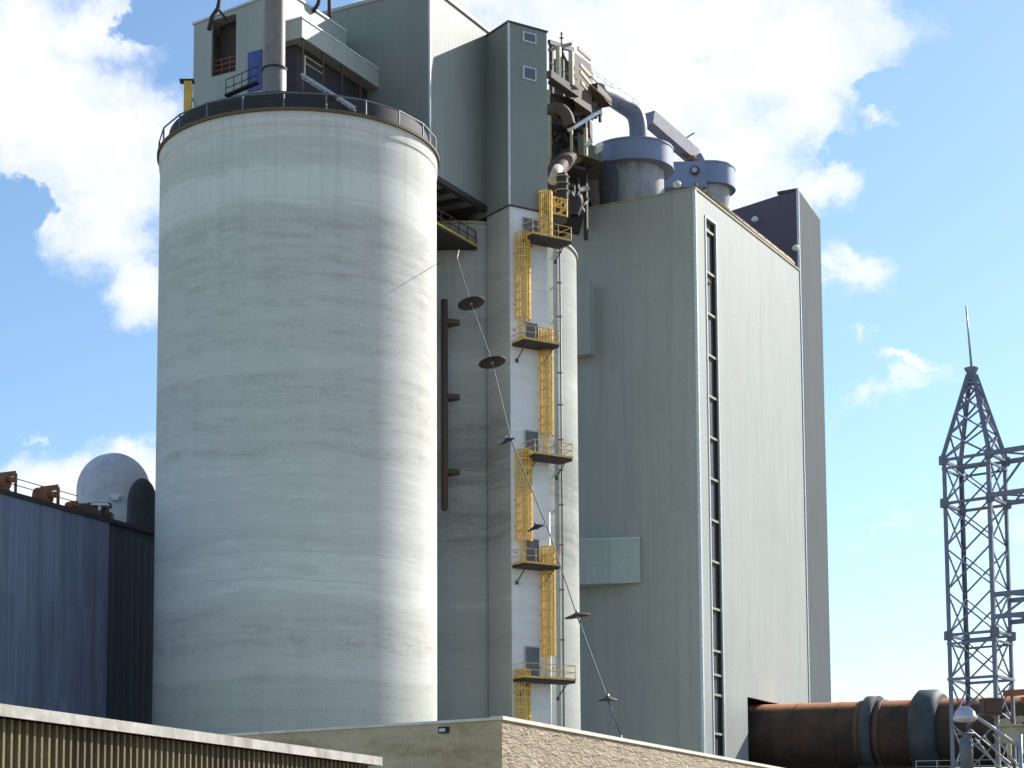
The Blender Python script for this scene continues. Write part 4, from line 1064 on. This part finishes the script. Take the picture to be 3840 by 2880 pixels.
while t < SL-.35:
    for a_,h in prof: prev.append(W0+SD*(t+a_)+SN*h)
    t += .215
n = len(prev); vs = [(p.x,p.y,0) for p in prev]+[(p.x,p.y,sz-.2) for p in prev]
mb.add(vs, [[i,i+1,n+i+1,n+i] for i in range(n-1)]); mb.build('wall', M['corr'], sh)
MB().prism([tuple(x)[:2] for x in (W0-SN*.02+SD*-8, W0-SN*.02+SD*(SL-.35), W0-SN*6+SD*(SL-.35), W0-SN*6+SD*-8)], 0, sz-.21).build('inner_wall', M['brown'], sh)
mb = MB().prism([tuple(x)[:2] for x in (SP-SD*9, SP+SD*SL, SP+SD*SL-SN*6.5, SP-SD*9-SN*6.5)], sz-.17, sz-.02)
mb.build('roof', M['dark'], sh)
mb = MB().prism([tuple(x)[:2] for x in (SP-SD*9+SN*.06, SP+SD*SL+SN*.06, SP+SD*SL, SP-SD*9)], sz-.19, sz)
mb.prism([tuple(x)[:2] for x in (SP+SD*SL+SN*.06,SP+SD*(SL+.06)+SN*.06,SP+SD*(SL+.06)-SN*6.5,SP+SD*SL-SN*6.5)], sz-.19, sz)
mb.build('eave_flashing', simple('worn_flashing',(.50,.46,.40),.6,0,.25,2.5,stain=(.25,.2,.15),dark=.6), sh)
q = W0+SD*(SL-.32)+SN*.08; MB().tube([(q.x,q.y,sz-.25),(q.x,q.y,0)], .055, 10).build('downspout', M['white'], sh)

# ================================================================ BLUE BUILDING LEFT
BD = V((998,1962,0)).normalized(); BN = V((BD.y,-BD.x,0))
bp_ = at(148.5,533.5,156); bz = bp_.z; BP = V((bp_.x,156,0))
bb = empty('blue_building', BP+BD*par(108,520,BP,BD), 'blue grey corrugated steel building in shade at the left', 'building')
tj = par(108,600,BP,BD)
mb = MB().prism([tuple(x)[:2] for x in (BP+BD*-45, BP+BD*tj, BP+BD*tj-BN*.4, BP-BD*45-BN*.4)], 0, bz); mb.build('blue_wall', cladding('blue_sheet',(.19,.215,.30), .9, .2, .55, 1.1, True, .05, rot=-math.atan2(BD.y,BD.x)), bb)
mb = MB().prism([tuple(x)[:2] for x in (BP+BD*(tj+.01)-BN*.25, BP+BD*2.5-BN*.25, BP+BD*2.5-BN*.7, BP+BD*(tj+.01)-BN*.7)], 0, bz-.003); e_ = mb.build('dark_wall', cladding('shaded_blue_sheet',(.065,.075,.10), .9, .1, .6, .8, True, .05, rot=-math.atan2(BD.y,BD.x)), bb); e_['label'] = 'near black end bay beside the silo'  # deep shade of the set-back bay put into a darker copy of the blue
MB().prism([tuple(x)[:2] for x in (BP-BD*45+BN*.15, BP+BD*2.5+BN*.15, BP+BD*2.5-BN*12, BP-BD*45-BN*12)], bz+.003, bz+.35).build('roof', M['dark'], bb)
# dome
dc = at(113.6,491,168); dr = 37.3*168/F
dm = empty('dome_vessel', V((dc.x,dc.y,bz+.35)), 'white round topped dome vessel behind the blue building roof', 'dome')
pr = [(dr*math.cos(a), dc.z+dr*1.04*math.sin(a)) for a in [math.radians(x) for x in range(0,91,6)]]
pr = [(dr,bz-1),(dr,dc.z-.01)]+[(max(r,.001),z) for r,z in pr]
MB().lathe(dc, pr, 56).build('dome_shell', simple('dome_white',(.62,.60,.64),.7,0,.12,.6,stain=(.40,.38,.42),dark=.5), dm)
dk_ = at(142,505,160); rr_ = 15*160/F
pr = [(rr_*1.1,bz-1),(rr_,at(142,503,160).z)]+[(max(rr_*math.cos(math.radians(a)),.001), at(142,503,160).z+rr_*1.7*math.sin(math.radians(a))) for a in range(0,91,10)]
tag(MB().lathe(dk_, pr, 32).build('dark_silencer', M['dark']), 'dark round topped silencer between the white dome and the big silo', 'silencer')
# rusty roof plant
def roofplant(u, v, Y, lab, s=1.0):
    p = at(u,v,Y); r = empty('roof_fan', V((p.x,p.y,bz+.35)), lab, 'fan', 'rusty fans on the blue building roof')
    zb_ = bz+.3; h = max(.5,p.z-zb_); bn = BN*(.5*s)
    MB().tube([p+bn,p+bn*.8,p-bn*.8,p-bn], [.3*s,.62*s,.66*s,.4*s], 20).tube([p+bn+V((0,0,.1)), p+bn*2.0+V((.2,0,.1))], .22*s, 12).build('fan_casing', M['rust'], r)
    mb = MB().beam(p+V((-.2,0,.5*s)), p+V((.9*s,.5*s,.75*s)), .3*s,.35*s).beam(p+V((.9*s,.5*s,.75*s)), (p.x+.9*s,p.y+.5*s,zb_), .16*s); mb.build('hood', M['rust'], r)
    MB().box((p.x-.9*s,p.y,zb_+h*.3), 1.7*s,1.2*s,h*.6).box((p.x,p.y,zb_+h*.2), 1.0*s,1.3*s,h*.4).build('base_frame', M['rust'], r)
    MB().tube([(p.x-1.0*s,p.y,zb_+h*.5),(p.x-1.7*s,p.y+.2,zb_+h*.7),(p.x-2.4*s,p.y+.2,zb_+.1)], .3*s, 12).build('outlet', M['rust'], r)
roofplant(43,497,145.4,'larger rusty fan with round casing on the blue building roof',1.15)
roofplant(2,482,140.6,'rusty fan cut by the left picture edge',1.0)
roofplant(70,507,148.2,'smallest rusty fan, low on the roof just left of the dome',.6)
mb = MB(); 
for u_,v_,w_,h_ in ((88,511,2.2,1.0),(97,513,1.8,.8),(104,518,1.4,.7)): 
    p = at(u_,v_,150.5+(u_-88)*.08); mb.box(p, w_,1.2,h_)
p = at(100,505.5,151); mb.box(p,1.8,.9,.3)
tag(mb.build('roof_plant', M['brown']), 'dark brown stepped plant casing on the roof edge in front of the dome', 'casing')
a_ = at(100,505,150); tag(MB().box(a_,1.3,.8,.14).box(a_-V((0,.1,.25)),.2,.2,.4).build('roof_hatch', M['white']), 'small white hatch lid in front of the dome', 'hatch')
a_ = at(115.5,493.5,164.4); tag(MB().box(a_-V((0,0,.2)),.9,.5,.3).box(a_-V((.0,.1,.45)),.6,.4,.3).build('roof_vent', M['white']), 'small pale vent cap on the shaded side of the white dome', 'vent')
mb = MB()
for o in (0,6.5):
    mb.tube([at(-30,466+o,141), at(5,475.5+o,142), at(40,485.5+o,146), at(78,496+o,152)], .035, 6)
tag(mb.build('overhead_wires', M['dark']), 'two thin wires sloping down to the white dome against the cloud', 'wires')
